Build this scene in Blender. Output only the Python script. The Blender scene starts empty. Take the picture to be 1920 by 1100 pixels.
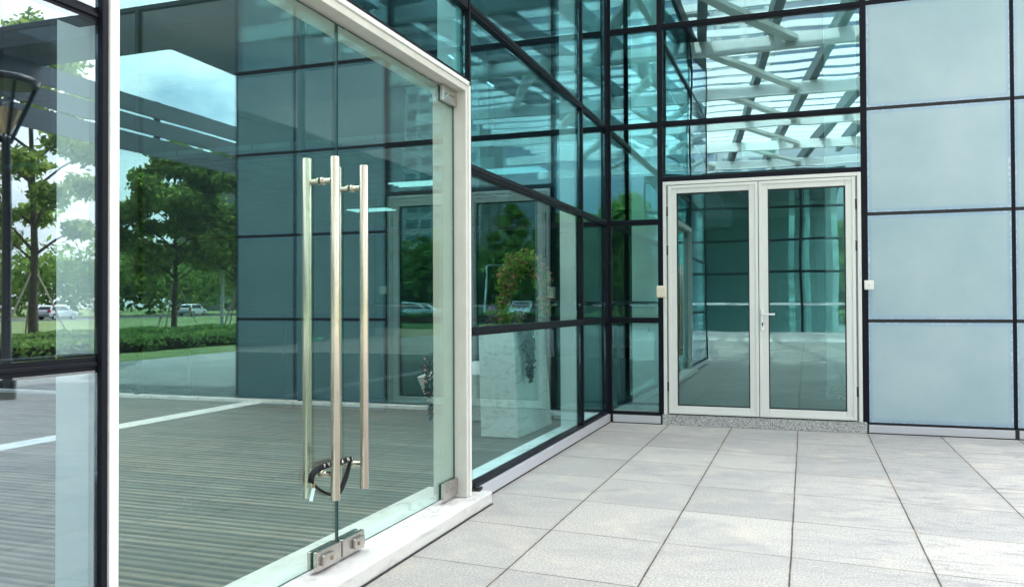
import bpy, bmesh, math, random
from mathutils import Vector, Matrix
R = math.radians
random.seed(7)
scene = bpy.context.scene
COL = scene.collection
WL = {}                                   # world location of every empty

# ------------------------------------------------------------------ helpers
def empty(name, label, cat, loc=(0, 0, 0), group=None):
    o = bpy.data.objects.new(name, None)
    o.empty_display_size = 0.2
    o.location = loc
    COL.objects.link(o)
    o['label'] = label
    o['category'] = cat
    if group:
        o['group'] = group
    WL[o.name] = Vector(loc)
    return o

def tag(o, label, cat, group=None):
    o['label'] = label
    o['category'] = cat
    if group:
        o['group'] = group
    return o

class MB:
    def __init__(self):
        self.v, self.f, self.m, self.sm = [], [], [], []
    def add(self, vs, fs, mi=0, smooth=False):
        b = len(self.v)
        self.v += [tuple(p) for p in vs]
        for f in fs:
            self.f.append([b + i for i in f])
            self.m.append(mi)
            self.sm.append(smooth)
        return self
    def box(self, x0, x1, y0, y1, z0, z1, mi=0):
        if x0 > x1: x0, x1 = x1, x0
        if y0 > y1: y0, y1 = y1, y0
        if z0 > z1: z0, z1 = z1, z0
        return self.add([(x0, y0, z0), (x1, y0, z0), (x1, y1, z0), (x0, y1, z0),
                         (x0, y0, z1), (x1, y0, z1), (x1, y1, z1), (x0, y1, z1)],
                        [(3, 2, 1, 0), (4, 5, 6, 7), (0, 1, 5, 4), (1, 2, 6, 5), (2, 3, 7, 6), (3, 0, 4, 7)], mi)
    def hexa(self, bot, top, mi=0):
        return self.add(list(bot) + list(top),
                        [(3, 2, 1, 0), (4, 5, 6, 7), (0, 1, 5, 4), (1, 2, 6, 5), (2, 3, 7, 6), (3, 0, 4, 7)], mi)
    def tube(self, pts, rad, n=12, mi=0, caps=True):
        pts = [Vector(p) for p in pts]
        if not hasattr(rad, '__len__'):
            rad = [rad] * len(pts)
        rings = []
        ref = None
        for i, p in enumerate(pts):
            d = (pts[min(i + 1, len(pts) - 1)] - pts[max(i - 1, 0)]).normalized()
            if ref is None:
                ref = Vector((0, 0, 1)) if abs(d.z) < 0.9 else Vector((1, 0, 0))
            u = (ref - d * ref.dot(d)).normalized()
            ref = u
            w = d.cross(u)
            rings.append([p + (u * math.cos(2 * math.pi * k / n) + w * math.sin(2 * math.pi * k / n)) * rad[i] for k in range(n)])
        vs = [q for r in rings for q in r]
        fs = []
        for i in range(len(pts) - 1):
            for k in range(n):
                a, b = i * n + k, i * n + (k + 1) % n
                fs.append((a, b, b + n, a + n))
        self.add(vs, fs, mi, True)
        if caps:
            self.add(rings[0], [tuple(range(n - 1, -1, -1))], mi)
            self.add(rings[-1], [tuple(range(n))], mi)
        return self
    def beam(self, a, b, w, h, mi=0):
        a, b = Vector(a), Vector(b)
        d = (b - a).normalized()
        s = d.cross(Vector((0, 0, 1)))
        if s.length < 1e-4:
            s = Vector((1, 0, 0))
        s.normalize()
        u = s.cross(d)
        c = [s * (i * w / 2) + u * (j * h / 2) for i, j in ((-1, -1), (1, -1), (1, 1), (-1, 1))]
        return self.hexa([a + q for q in c], [b + q for q in c], mi)
    def build(self, name, mat, parent=None, bevel=0.0, kind=None):
        off = Vector((0, 0, 0))
        if parent is not None:
            off = WL[parent.name]
        me = bpy.data.meshes.new(name)
        me.from_pydata([(Vector(p) - off) for p in self.v], [], self.f)
        mats = mat if isinstance(mat, (list, tuple)) else [mat]
        for m in mats:
            me.materials.append(m)
        for p, mi, s in zip(me.polygons, self.m, self.sm):
            p.material_index = mi
            p.use_smooth = s
        bm = bmesh.new(); bm.from_mesh(me)
        bmesh.ops.recalc_face_normals(bm, faces=bm.faces)
        bm.to_mesh(me); bm.free()
        me.update()
        o = bpy.data.objects.new(name, me)
        COL.objects.link(o)
        if parent is not None:
            o.parent = parent
            WL[o.name] = off
        if bevel:
            md = o.modifiers.new('edge', 'BEVEL')
            md.width = bevel; md.segments = 2; md.limit_method = 'ANGLE'
        if kind:
            o['kind'] = kind
        return o

def B(*a): return MB().box(*a)

# ------------------------------------------------------------------ node helpers
def newmat(name):
    m = bpy.data.materials.new(name)
    m.use_nodes = True
    nt = m.node_tree
    nt.nodes.clear()
    out = nt.nodes.new('ShaderNodeOutputMaterial')
    return m, nt, out
def N(nt, t, **kw):
    n = nt.nodes.new('ShaderNode' + t)
    for k, v in kw.items():
        setattr(n, k, v)
    return n
def setin(n, **kw):
    for k, v in kw.items():
        n.inputs[k].default_value = v
def Mth(nt, op, a, b=None, c=None, clamp=False):
    n = nt.nodes.new('ShaderNodeMath'); n.operation = op; n.use_clamp = clamp
    for i, x in enumerate((a, b, c)):
        if x is None: continue
        if isinstance(x, (int, float)): n.inputs[i].default_value = x
        else: nt.links.new(x, n.inputs[i])
    return n.outputs[0]
def Ramp(nt, fac, stops, interp='LINEAR'):
    n = nt.nodes.new('ShaderNodeValToRGB')
    n.color_ramp.interpolation = interp
    els = n.color_ramp.elements
    while len(els) < len(stops): els.new(0.5)
    for e, (p, c) in zip(els, stops):
        e.position = p
        e.color = c if len(c) == 4 else (*c, 1)
    nt.links.new(fac, n.inputs[0])
    return n.outputs[0]
def Mix(nt, fac, a, b, mode='MIX'):
    n = nt.nodes.new('ShaderNodeMix'); n.data_type = 'RGBA'; n.blend_type = mode
    n.inputs[0].default_value = 0.5
    for i, x in ((0, fac), (6, a), (7, b)):
        if isinstance(x, (int, float)): n.inputs[i].default_value = x
        elif isinstance(x, tuple): n.inputs[i].default_value = x if len(x) == 4 else (*x, 1)
        else: nt.links.new(x, n.inputs[i])
    return n.outputs[2]
def Noise(nt, vec, scale, detail=4.0, rough=0.55, dist=0.0):
    n = nt.nodes.new('ShaderNodeTexNoise')
    setin(n, Scale=scale, Detail=detail, Roughness=rough, Distortion=dist)
    if vec is not None: nt.links.new(vec, n.inputs['Vector'])
    return n.outputs[0]
def Coord(nt, which='Object'):
    return nt.nodes.new('ShaderNodeTexCoord').outputs[which]
def WPos(nt):
    return nt.nodes.new('ShaderNodeNewGeometry').outputs['Position']
def MapV(nt, vec, scale=(1, 1, 1), loc=(0, 0, 0), rot=(0, 0, 0)):
    n = nt.nodes.new('ShaderNodeMapping')
    n.inputs['Scale'].default_value = scale
    n.inputs['Location'].default_value = loc
    n.inputs['Rotation'].default_value = rot
    nt.links.new(vec, n.inputs['Vector'])
    return n.outputs[0]
def Bump(nt, h, strength=0.3, dist=0.01):
    n = nt.nodes.new('ShaderNodeBump')
    setin(n, Strength=strength, Distance=dist)
    nt.links.new(h, n.inputs['Height'])
    return n.outputs[0]
def principled(nt, out, color=None, rough=0.5, metal=0.0, normal=None, spec=0.5):
    p = nt.nodes.new('ShaderNodeBsdfPrincipled')
    p.inputs['Roughness'].default_value = rough if isinstance(rough, (int, float)) else 0.5
    if not isinstance(rough, (int, float)): nt.links.new(rough, p.inputs['Roughness'])
    p.inputs['Metallic'].default_value = metal
    p.inputs['Specular IOR Level'].default_value = spec
    if color is not None:
        if isinstance(color, tuple): p.inputs['Base Color'].default_value = (*color[:3], 1)
        else: nt.links.new(color, p.inputs['Base Color'])
    if normal is not None: nt.links.new(normal, p.inputs['Normal'])
    nt.links.new(p.outputs[0], out.inputs[0])
    return p

# ------------------------------------------------------------------ materials
def paint(name, col, rough=0.4, metal=0.0, var=0.12, scale=3.0, bump=0.0, spots=0.0, spec=0.5):
    m, nt, out = newmat(name)
    pos = WPos(nt)
    n = Noise(nt, pos, scale, 6, 0.65)
    c = Mix(nt, Mth(nt, 'MULTIPLY', n, 1.0), tuple(x * (1 - var) for x in col), tuple(min(1, x * (1 + var)) for x in col))
    if spots:
        s = Noise(nt, pos, 55, 3, 0.6)
        k = Ramp(nt, s, [(0.66, (0, 0, 0)), (0.74, (1, 1, 1))])
        c = Mix(nt, Mth(nt, 'MULTIPLY', k, spots), c, (0.06, 0.05, 0.035))
    nr = Noise(nt, pos, scale * 6, 4)
    rg = Mth(nt, 'MULTIPLY_ADD', nr, 0.2, rough - 0.1)
    nm = Bump(nt, Noise(nt, pos, 250, 3), bump, 0.002) if bump else None
    principled(nt, out, c, rg, metal, nm, spec)
    return m

def glass(name, r0, tcol, gcol=(0.9, 0.97, 1.0), wave=0.0, wscale=1.6, rough=0.0, graze=0.95):
    m, nt, out = newmat(name)
    g = nt.nodes.new('ShaderNodeNewGeometry')
    d = nt.nodes.new('ShaderNodeVectorMath'); d.operation = 'DOT_PRODUCT'
    nt.links.new(g.outputs['Incoming'], d.inputs[0]); nt.links.new(g.outputs['Normal'], d.inputs[1])
    c = Mth(nt, 'ABSOLUTE', d.outputs['Value'])
    s = Mth(nt, 'POWER', Mth(nt, 'SUBTRACT', 1.0, c), 5.0)
    f = Mth(nt, 'MULTIPLY_ADD', s, (1 - r0) * graze, r0, clamp=True)
    t = nt.nodes.new('ShaderNodeBsdfTransparent'); t.inputs[0].default_value = (*tcol, 1)
    gl = nt.nodes.new('ShaderNodeBsdfGlossy'); gl.inputs['Color'].default_value = (*gcol, 1)
    gl.inputs['Roughness'].default_value = rough
    if wave:
        pos = MapV(nt, g.outputs['Position'], (1, 1, 0.7))
        rnd = nt.nodes.new('ShaderNodeObjectInfo').outputs['Random']
        cv = nt.nodes.new('ShaderNodeCombineXYZ')
        nt.links.new(Mth(nt, 'MULTIPLY', rnd, 60.0), cv.inputs[0])
        ad = nt.nodes.new('ShaderNodeVectorMath'); ad.operation = 'ADD'
        nt.links.new(pos, ad.inputs[0]); nt.links.new(cv.outputs[0], ad.inputs[1])
        h = Noise(nt, ad.outputs[0], wscale, 1.0, 0.4)
        nt.links.new(Bump(nt, h, 1.0, wave), gl.inputs['Normal'])
    mx = nt.nodes.new('ShaderNodeMixShader')
    nt.links.new(f, mx.inputs[0]); nt.links.new(t.outputs[0], mx.inputs[1]); nt.links.new(gl.outputs[0], mx.inputs[2])
    nt.links.new(mx.outputs[0], out.inputs[0])
    return m

M = {}
M['glass'] = glass('coated_glass', 0.125, (0.60, 0.84, 0.86), (0.60, 0.94, 1.0), 0.0018, 1.3)
M['glass_r'] = glass('coated_glass_right', 0.20, (0.70, 0.90, 0.90), (0.68, 0.94, 0.98), 0.0016, 1.5)
M['glass_low'] = glass('clear_vision_glass', 0.085, (0.78, 0.92, 0.91), (0.66, 0.96, 1.0), 0.0018, 1.3, 0.0, 0.5)
M['glass_left'] = glass('near_window_glass', 0.16, (0.76, 0.87, 0.90), (0.84, 0.93, 1.0), 0.0016, 1.3)
M['glass_door'] = glass('toughened_door_glass', 0.092, (0.90, 0.96, 0.92), (0.55, 0.97, 1.0), 0.0008, 1.2, 0.0, 0.75)
M['glass_white_door'] = glass('double_glazed_door_glass', 0.15, (0.74, 0.90, 0.89), (0.66, 0.95, 0.95), 0.0012, 1.3)
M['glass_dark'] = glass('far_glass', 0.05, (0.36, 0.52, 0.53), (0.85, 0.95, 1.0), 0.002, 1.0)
M['glass_pav'] = glass('pavilion_glass', 0.07, (0.72, 0.90, 0.89), (0.8, 0.97, 1.0), 0.002, 1.0)
M['glass_edge'] = paint('glass_edge', (0.010, 0.05, 0.05), 0.25, 0, 0.1)
M['black'] = paint('black_anodised', (0.007, 0.008, 0.013), 0.45, 0.0, 0.35, 4, 0.03, 0.0, 0.12)
M['gasket'] = paint('black_gasket', (0.008, 0.009, 0.011), 0.6)
M['white_alu'] = paint('white_aluminium', (0.70, 0.70, 0.685), 0.38, 0.0, 0.05, 2.2, 0.02)
M['dirty_alu'] = paint('weathered_aluminium', (0.58, 0.575, 0.53), 0.45, 0.0, 0.16, 5.0, 0.05, 0.25)
M['silver'] = paint('silver_aluminium', (0.52, 0.53, 0.57), 0.42, 0.25, 0.06, 3)
M['post'] = paint('white_post', (0.66, 0.70, 0.68), 0.45, 0, 0.05, 2)
M['frame_white'] = paint('door_frame_white', (0.68, 0.69, 0.66), 0.35, 0, 0.04, 2, 0.01)
M['beige'] = paint('beige_plastic', (0.72, 0.66, 0.52), 0.5, 0, 0.05)
M['white_plastic'] = paint('white_plastic', (0.78, 0.77, 0.73), 0.4, 0, 0.03)
M['chrome'] = paint('chrome_white', (0.78, 0.79, 0.80), 0.22, 0.4, 0.03)
M['rubber'] = paint('black_sheath', (0.007, 0.0075, 0.009), 0.6, 0, 0.3, 40, 0.2, 0.0, 0.2)
M['brass'] = paint('dull_brass', (0.30, 0.24, 0.14), 0.35, 1.0, 0.2, 30)
M['tagm'] = paint('pale_tag', (0.50, 0.66, 0.66), 0.5)
M['letters'] = paint('cream_letters', (0.75, 0.74, 0.66), 0.6)
M['steel_dark'] = paint('dark_grey_steel', (0.10, 0.13, 0.135), 0.5, 0, 0.15)
M['steel_white'] = paint('white_painted_steel', (0.70, 0.72, 0.70), 0.45, 0, 0.05)
M['steel_grey'] = paint('grey_steel', (0.27, 0.30, 0.31), 0.5, 0, 0.1)
M['soffit'] = paint('grey_soffit', (0.09, 0.11, 0.12), 0.6, 0, 0.08, 0.5)
M['fascia'] = paint('grey_fascia', (0.13, 0.155, 0.175), 0.5, 0, 0.15, 0.7)
M['rail'] = paint('dark_rail', (0.03, 0.035, 0.037), 0.35, 0.3)
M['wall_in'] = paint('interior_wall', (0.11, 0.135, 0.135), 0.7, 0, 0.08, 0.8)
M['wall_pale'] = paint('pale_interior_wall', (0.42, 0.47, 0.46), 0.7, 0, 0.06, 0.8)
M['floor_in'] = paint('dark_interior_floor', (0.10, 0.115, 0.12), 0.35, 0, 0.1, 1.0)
M['wall_lit'] = paint('pavilion_wall', (0.34, 0.42, 0.41), 0.7, 0, 0.08, 0.8)
M['column'] = paint('white_column', (0.78, 0.80, 0.78), 0.6, 0, 0.04, 1.0)
M['asphalt'] = paint('asphalt', (0.055, 0.055, 0.057), 0.85, 0, 0.2, 1.0)
M['concrete'] = paint('concrete', (0.42, 0.41, 0.39), 0.8, 0, 0.12, 1.2)
M['tower_white'] = paint('tower_render', (0.30, 0.32, 0.33), 0.7, 0, 0.05, 0.1)
M['tower_grey'] = paint('tower_grey', (0.26, 0.30, 0.36), 0.6, 0, 0.05, 0.1)
M['tower_glass'] = paint('tower_window', (0.10, 0.14, 0.16), 0.12, 0, 0.3, 0.3)
M['tyre'] = paint('tyre', (0.012, 0.012, 0.012), 0.7)
M['rim'] = paint('wheel_rim', (0.5, 0.5, 0.52), 0.3, 0.8)
M['car_glass'] = paint('car_glass', (0.015, 0.02, 0.022), 0.06)
M['tail'] = paint('red_lamp', (0.45, 0.02, 0.02), 0.2)
M['lampglass'] = paint('clear_lamp', (0.7, 0.7, 0.68), 0.15)
M['lamp_metal'] = paint('bronze_lamp_metal', (0.035, 0.030, 0.028), 0.4, 0.5)
M['lamp_cream'] = paint('lamp_reflector', (0.55, 0.42, 0.25), 0.35, 0.6)
M['bark'] = paint('bark', (0.10, 0.078, 0.055), 0.9, 0, 0.35, 6, 0.6)
M['timber'] = paint('stake_timber', (0.42, 0.36, 0.27), 0.8, 0, 0.2, 5)
M['path'] = paint('path_concrete', (0.5, 0.44, 0.40), 0.85, 0, 0.08)

def car_paint(name, col):
    m, nt, out = newmat(name)
    p = principled(nt, out, col, 0.3, 0.2)
    p.inputs['Coat Weight'].default_value = 0.6
    return m
M['car_silver'] = car_paint('silver_car_paint', (0.50, 0.52, 0.54))
M['car_white'] = car_paint('white_car_paint', (0.75, 0.75, 0.75))
M['car_dark'] = car_paint('dark_car_paint', (0.05, 0.06, 0.07))

def stainless(name, warm):
    m, nt, out = newmat(name)
    pos = WPos(nt)
    br = Noise(nt, MapV(nt, pos, (60, 60, 900)), 1.0, 3, 0.7)
    c = Ramp(nt, br, [(0.3, tuple(x * 0.86 for x in warm)), (0.7, warm)])
    rs = Ramp(nt, Noise(nt, MapV(nt, pos, (1, 1, 0.35)), 38, 5, 0.7), [(0.57, (0, 0, 0)), (0.72, (1, 1, 1))])
    c = Mix(nt, Mth(nt, 'MULTIPLY', rs, 0.55), c, (0.36, 0.25, 0.14))
    pits = Ramp(nt, Noise(nt, pos, 170, 2, 0.5), [(0.74, (0, 0, 0)), (0.78, (1, 1, 1))])
    c = Mix(nt, Mth(nt, 'MULTIPLY', pits, 0.8), c, (0.10, 0.07, 0.04))
    principled(nt, out, c, 0.27, 0.92, Bump(nt, br, 0.06, 0.002))
    return m
M['stainless'] = stainless('brushed_stainless', (0.66, 0.58, 0.485))
M['stainless_patch'] = stainless('brushed_stainless_patch', (0.52, 0.49, 0.46))

def granite_paving():
    m, nt, out = newmat('granite_paving')
    pos = WPos(nt)
    sep = nt.nodes.new('ShaderNodeSeparateXYZ'); nt.links.new(pos, sep.inputs[0])
    X, Y = sep.outputs[0], sep.outputs[1]
    SX, SY = 0.634, 0.727
    wob = Mth(nt, 'MULTIPLY_ADD', Noise(nt, pos, 2.2, 3), 0.010, -0.005)
    u = Mth(nt, 'DIVIDE', Mth(nt, 'ADD', X, Mth(nt, 'ADD', wob, 0.0)), SX)
    v = Mth(nt, 'DIVIDE', Mth(nt, 'ADD', Mth(nt, 'ADD', Mth(nt, 'MULTIPLY_ADD', X, 0.085, Y), 0.61), wob), SY)
    def edge(t, s):
        f = Mth(nt, 'FRACT', t)
        return Mth(nt, 'MULTIPLY', Mth(nt, 'MINIMUM', f, Mth(nt, 'SUBTRACT', 1.0, f)), s)
    eu, ev = edge(u, SX), edge(v, SY)
    cell = nt.nodes.new('ShaderNodeCombineXYZ')
    nt.links.new(Mth(nt, 'FLOOR', u), cell.inputs[0]); nt.links.new(Mth(nt, 'FLOOR', v), cell.inputs[1])
    wn = nt.nodes.new('ShaderNodeTexWhiteNoise'); nt.links.new(cell.outputs[0], wn.inputs['Vector'])
    rnd = wn.outputs['Value']
    # speckle
    s1 = Noise(nt, pos, 95, 6, 0.85)
    s2 = Noise(nt, pos, 240, 2, 0.6)
    base = Ramp(nt, s1, [(0.34, (0.13, 0.13, 0.13)), (0.47, (0.35, 0.342, 0.327)), (0.60, (0.56, 0.545, 0.515))])
    dark = Ramp(nt, s2, [(0.28, (1, 1, 1)), (0.38, (0, 0, 0))])
    base = Mix(nt, Mth(nt, 'MULTIPLY', dark, 0.55), base, (0.16, 0.16, 0.17))
    # per slab tone
    tone = Ramp(nt, rnd, [(0.0, (0.77, 0.77, 0.765)), (0.5, (0.89, 0.88, 0.86)), (1.0, (0.99, 0.97, 0.935))])
    base = Mix(nt, 1.0, base, tone, 'MULTIPLY')
    # stains
    st = Ramp(nt, Noise(nt, MapV(nt, pos, (1, 1.8, 1), rot=(0, 0, 0.2)), 1.5, 8, 0.68, 0.8), [(0.47, (0, 0, 0)), (0.68, (1, 1, 1))])
    base = Mix(nt, Mth(nt, 'MULTIPLY', st, 0.75), base, (0.25, 0.25, 0.25))
    near = nt.nodes.new('ShaderNodeMapRange'); near.interpolation_type = 'SMOOTHSTEP'
    nt.links.new(X, near.inputs[0]); near.inputs[1].default_value = 1.6; near.inputs[2].default_value = 2.6
    st2 = Ramp(nt, Noise(nt, MapV(nt, pos, (0.9, 3.2, 1)), 2.3, 9, 0.72, 1.4), [(0.5, (0, 0, 0)), (0.64, (1, 1, 1))])
    base = Mix(nt, Mth(nt, 'MULTIPLY', Mth(nt, 'MULTIPLY', st2, near.outputs[0]), 0.75), base, (0.19, 0.19, 0.195))
    wr = Ramp(nt, Noise(nt, pos, 2.6, 5, 0.6), [(0.55, (0, 0, 0)), (0.75, (1, 1, 1))])
    base = Mix(nt, Mth(nt, 'MULTIPLY', wr, 0.4), base, (0.56, 0.49, 0.38))
    # little dark blotches
    bl = Ramp(nt, Noise(nt, pos, 11, 2, 0.5), [(0.765, (0, 0, 0)), (0.79, (1, 1, 1))])
    base = Mix(nt, Mth(nt, 'MULTIPLY', bl, 0.7), base, (0.07, 0.065, 0.055))
    # joints
    jn = Noise(nt, pos, 9, 4, 0.7)
    wid = Mth(nt, 'MULTIPLY_ADD', jn, 0.0055, 0.0016)
    ju = Mth(nt, 'MULTIPLY', Mth(nt, 'LESS_THAN', eu, wid), 0.93)
    jv = Mth(nt, 'MULTIPLY', Mth(nt, 'LESS_THAN', ev, Mth(nt, 'MULTIPLY', wid, 0.8)),
             Mth(nt, 'MULTIPLY_ADD', Noise(nt, pos, 1.7, 2), 1.6, -0.05, clamp=True))
    j = Mth(nt, 'MAXIMUM', ju, jv)
    soil = nt.nodes.new('ShaderNodeMapRange'); nt.links.new(Mth(nt, 'MINIMUM', eu, Mth(nt, 'MULTIPLY_ADD', ev, 1.0, 0.004)), soil.inputs[0])
    soil.inputs[1].default_value = 0.0; soil.inputs[2].default_value = 0.03; soil.inputs[3].default_value = 0.28; soil.inputs[4].default_value = 0.0
    base = Mix(nt, Mth(nt, 'MULTIPLY', soil.outputs[0], Noise(nt, pos, 5, 3)), base, (0.20, 0.16, 0.11))
    jc = Ramp(nt, Noise(nt, pos, 3.0, 2), [(0.52, (0.03, 0.028, 0.025)), (0.66, (0.16, 0.10, 0.05))])
    base = Mix(nt, j, base, jc)
    h = Mth(nt, 'SUBTRACT', Mth(nt, 'MULTIPLY', s1, 0.03), Mth(nt, 'MULTIPLY', j, 1.0))
    principled(nt, out, base, 0.78, 0, Bump(nt, h, 0.35, 0.004), 0.3)
    return m
M['paving'] = granite_paving()

def speckled_granite():
    m, nt, out = newmat('speckled_granite')
    pos = WPos(nt)
    v = nt.nodes.new('ShaderNodeTexVoronoi'); setin(v, Scale=170.0); nt.links.new(pos, v.inputs['Vector'])
    c = Ramp(nt, v.outputs['Color'], [(0.15, (0.05, 0.055, 0.06)), (0.42, (0.30, 0.31, 0.32)), (0.75, (0.60, 0.60, 0.58))])
    principled(nt, out, c, 0.6)
    return m
M['granite'] = speckled_granite()

def marble(name, tint):
    m, nt, out = newmat(name)
    pos = WPos(nt)
    n = Noise(nt, MapV(nt, pos, (3, 1.4, 5), rot=(0.3, 0.2, 0.7)), 2.6, 10, 0.68, 1.3)
    c = Ramp(nt, n, [(0.36, tuple(x * 0.72 for x in tint)), (0.47, tint), (0.60, tuple(min(1, x * 1.08) for x in tint))])
    g = Ramp(nt, Noise(nt, pos, 14, 6, 0.7), [(0.55, (0, 0, 0)), (0.75, (1, 1, 1))])
    c = Mix(nt, Mth(nt, 'MULTIPLY', g, 0.25), c, (0.36, 0.33, 0.27))
    d = Ramp(nt, Noise(nt, pos, 60, 2), [(0.74, (0, 0, 0)), (0.77, (1, 1, 1))])
    c = Mix(nt, Mth(nt, 'MULTIPLY', d, 0.6), c, (0.10, 0.09, 0.08))
    principled(nt, out, c, 0.5, 0, Bump(nt, Noise(nt, pos, 30, 5), 0.1, 0.004))
    return m
M['marble'] = marble('weathered_marble', (0.56, 0.56, 0.54))
M['marble_in'] = marble('interior_marble', (0.66, 0.70, 0.70))

def deck_mat():
    m, nt, out = newmat('ribbed_decking')
    pos = WPos(nt)
    sep = nt.nodes.new('ShaderNodeSeparateXYZ'); nt.links.new(pos, sep.inputs[0])
    X, Y = sep.outputs[0], sep.outputs[1]
    PW = 0.146
    v = Mth(nt, 'DIVIDE', Y, PW)
    u = Mth(nt, 'DIVIDE', Mth(nt, 'ADD', X, 0.35), 1.18)
    fl = nt.nodes.new('ShaderNodeCombineXYZ')
    nt.links.new(Mth(nt, 'FLOOR', u), fl.inputs[0]); nt.links.new(Mth(nt, 'FLOOR', v), fl.inputs[1])
    wn = nt.nodes.new('ShaderNodeTexWhiteNoise'); nt.links.new(fl.outputs[0], wn.inputs['Vector'])
    grain = Noise(nt, MapV(nt, pos, (1.6, 20, 1)), 2.2, 6, 0.62)
    c = Ramp(nt, grain, [(0.2, (0.07, 0.057, 0.045)), (0.5, (0.145, 0.120, 0.094)), (0.8, (0.26, 0.218, 0.172))])
    tone = Ramp(nt, wn.outputs['Value'], [(0, (0.62, 0.61, 0.60)), (1, (1.25, 1.2, 1.12))])
    c = Mix(nt, 1.0, c, tone, 'MULTIPLY')
    brown = Ramp(nt, Noise(nt, pos, 0.9, 4, 0.6), [(0.5, (0, 0, 0)), (0.72, (1, 1, 1))])
    c = Mix(nt, Mth(nt, 'MULTIPLY', brown, 0.35), c, (0.24, 0.17, 0.105))
    fv = Mth(nt, 'FRACT', v)
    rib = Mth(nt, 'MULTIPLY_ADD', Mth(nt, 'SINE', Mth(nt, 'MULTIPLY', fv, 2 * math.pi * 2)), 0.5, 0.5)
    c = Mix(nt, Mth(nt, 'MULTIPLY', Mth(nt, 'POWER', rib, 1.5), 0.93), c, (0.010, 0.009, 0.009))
    ed = Mth(nt, 'MINIMUM', fv, Mth(nt, 'SUBTRACT', 1.0, fv))
    gap = Mth(nt, 'LESS_THAN', ed, 0.05)
    fu = Mth(nt, 'FRACT', u)
    edu = Mth(nt, 'LESS_THAN', Mth(nt, 'MINIMUM', fu, Mth(nt, 'SUBTRACT', 1.0, fu)), 0.0028)
    g = Mth(nt, 'MAXIMUM', gap, edu)
    c = Mix(nt, g, c, (0.008, 0.008, 0.008))
    sp = Ramp(nt, Noise(nt, pos, 48, 1), [(0.79, (0, 0, 0)), (0.81, (1, 1, 1))])
    c = Mix(nt, Mth(nt, 'MULTIPLY', sp, 0.7), c, (0.55, 0.54, 0.5))
    h = Mth(nt, 'SUBTRACT', Mth(nt, 'SUBTRACT', 0.0, Mth(nt, 'MULTIPLY', rib, 0.3)), g)
    principled(nt, out, c, 0.6, 0, Bump(nt, h, 0.5, 0.006))
    return m
M['deck'] = deck_mat()

def frosted():
    m, nt, out = newmat('frosted_panel')
    gen = Coord(nt, 'Generated')
    pos = WPos(nt)
    sep = nt.nodes.new('ShaderNodeSeparateXYZ'); nt.links.new(gen, sep.inputs[0])
    ex = Mth(nt, 'MINIMUM', sep.outputs[0], Mth(nt, 'SUBTRACT', 1.0, sep.outputs[0]))
    ez = Mth(nt, 'MINIMUM', sep.outputs[2], Mth(nt, 'SUBTRACT', 1.0, sep.outputs[2]))
    e = Mth(nt, 'MINIMUM', Mth(nt, 'MULTIPLY', ex, 1.25), ez)
    n1 = Noise(nt, pos, 1.1, 4, 0.6)
    fine = Noise(nt, MapV(nt, pos, (6, 6, 130)), 2.0, 3, 0.7)
    c = Ramp(nt, n1, [(0.35, (0.30, 0.425, 0.475)), (0.65, (0.375, 0.49, 0.53))])
    c = Mix(nt, Mth(nt, 'MULTIPLY', fine, 0.10), c, (0.27, 0.36, 0.40))
    # residue of sealant along the edges
    sn = Noise(nt, MapV(nt, pos, (1, 1, 1)), 26, 6, 0.75)
    lim = Mth(nt, 'MULTIPLY_ADD', Noise(nt, pos, 2.2, 4, 0.7), 0.055, -0.0165)
    k = Mth(nt, 'MULTIPLY', Mth(nt, 'LESS_THAN', e, lim), Ramp(nt, sn, [(0.44, (0, 0, 0)), (0.6, (1, 1, 1))]))
    c = Mix(nt, Mth(nt, 'MULTIPLY', k, 0.9), c, (0.84, 0.86, 0.87))
    blue = nt.nodes.new('ShaderNodeMapRange'); nt.links.new(e, blue.inputs[0])
    blue.inputs[1].default_value = 0.0; blue.inputs[2].default_value = 0.05; blue.inputs[3].default_value = 0.7; blue.inputs[4].default_value = 0.0
    c = Mix(nt, blue.outputs[0], c, (0.22, 0.35, 0.52))
    # run marks
    run = Noise(nt, MapV(nt, pos, (14, 1, 0.8)), 3.0, 2, 0.5)
    rk = Mth(nt, 'MULTIPLY', Ramp(nt, run, [(0.70, (0, 0, 0)), (0.73, (1, 1, 1))]),
             Mth(nt, 'MULTIPLY_ADD', sep.outputs[2], -5.0, 1.0, clamp=True))
    c = Mix(nt, Mth(nt, 'MULTIPLY', rk, 0.5), c, (0.75, 0.80, 0.83))
    p = principled(nt, out, c, 0.22, 0, None, 0.5)
    return m
M['frosted'] = frosted()

def ceiling_mat():
    m, nt, out = newmat('ceiling_tiles')
    pos = WPos(nt)
    sep = nt.nodes.new('ShaderNodeSeparateXYZ'); nt.links.new(pos, sep.inputs[0])
    def e(o):
        f = Mth(nt, 'FRACT', Mth(nt, 'DIVIDE', o, 0.6))
        return Mth(nt, 'LESS_THAN', Mth(nt, 'MINIMUM', f, Mth(nt, 'SUBTRACT', 1.0, f)), 0.02)
    g = Mth(nt, 'MAXIMUM', e(sep.outputs[0]), e(sep.outputs[1]))
    principled(nt, out, Mix(nt, g, (0.55, 0.57, 0.56), (0.08, 0.08, 0.08)), 0.8)
    return m
M['ceiling'] = ceiling_mat()

def emit(name, col, s):
    m, nt, out = newmat(name)
    e = nt.nodes.new('ShaderNodeEmission'); e.inputs[0].default_value = (*col, 1); e.inputs[1].default_value = s
    nt.links.new(e.outputs[0], out.inputs[0])
    return m
M['tube'] = emit('lit_tube', (0.9, 1.0, 0.98), 2.2)
M['sign_green'] = emit('lit_green', (0.02, 0.75, 0.25), 0.9)
M['sign_dark'] = paint('sign_dark', (0.015, 0.03, 0.03), 0.3)

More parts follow.
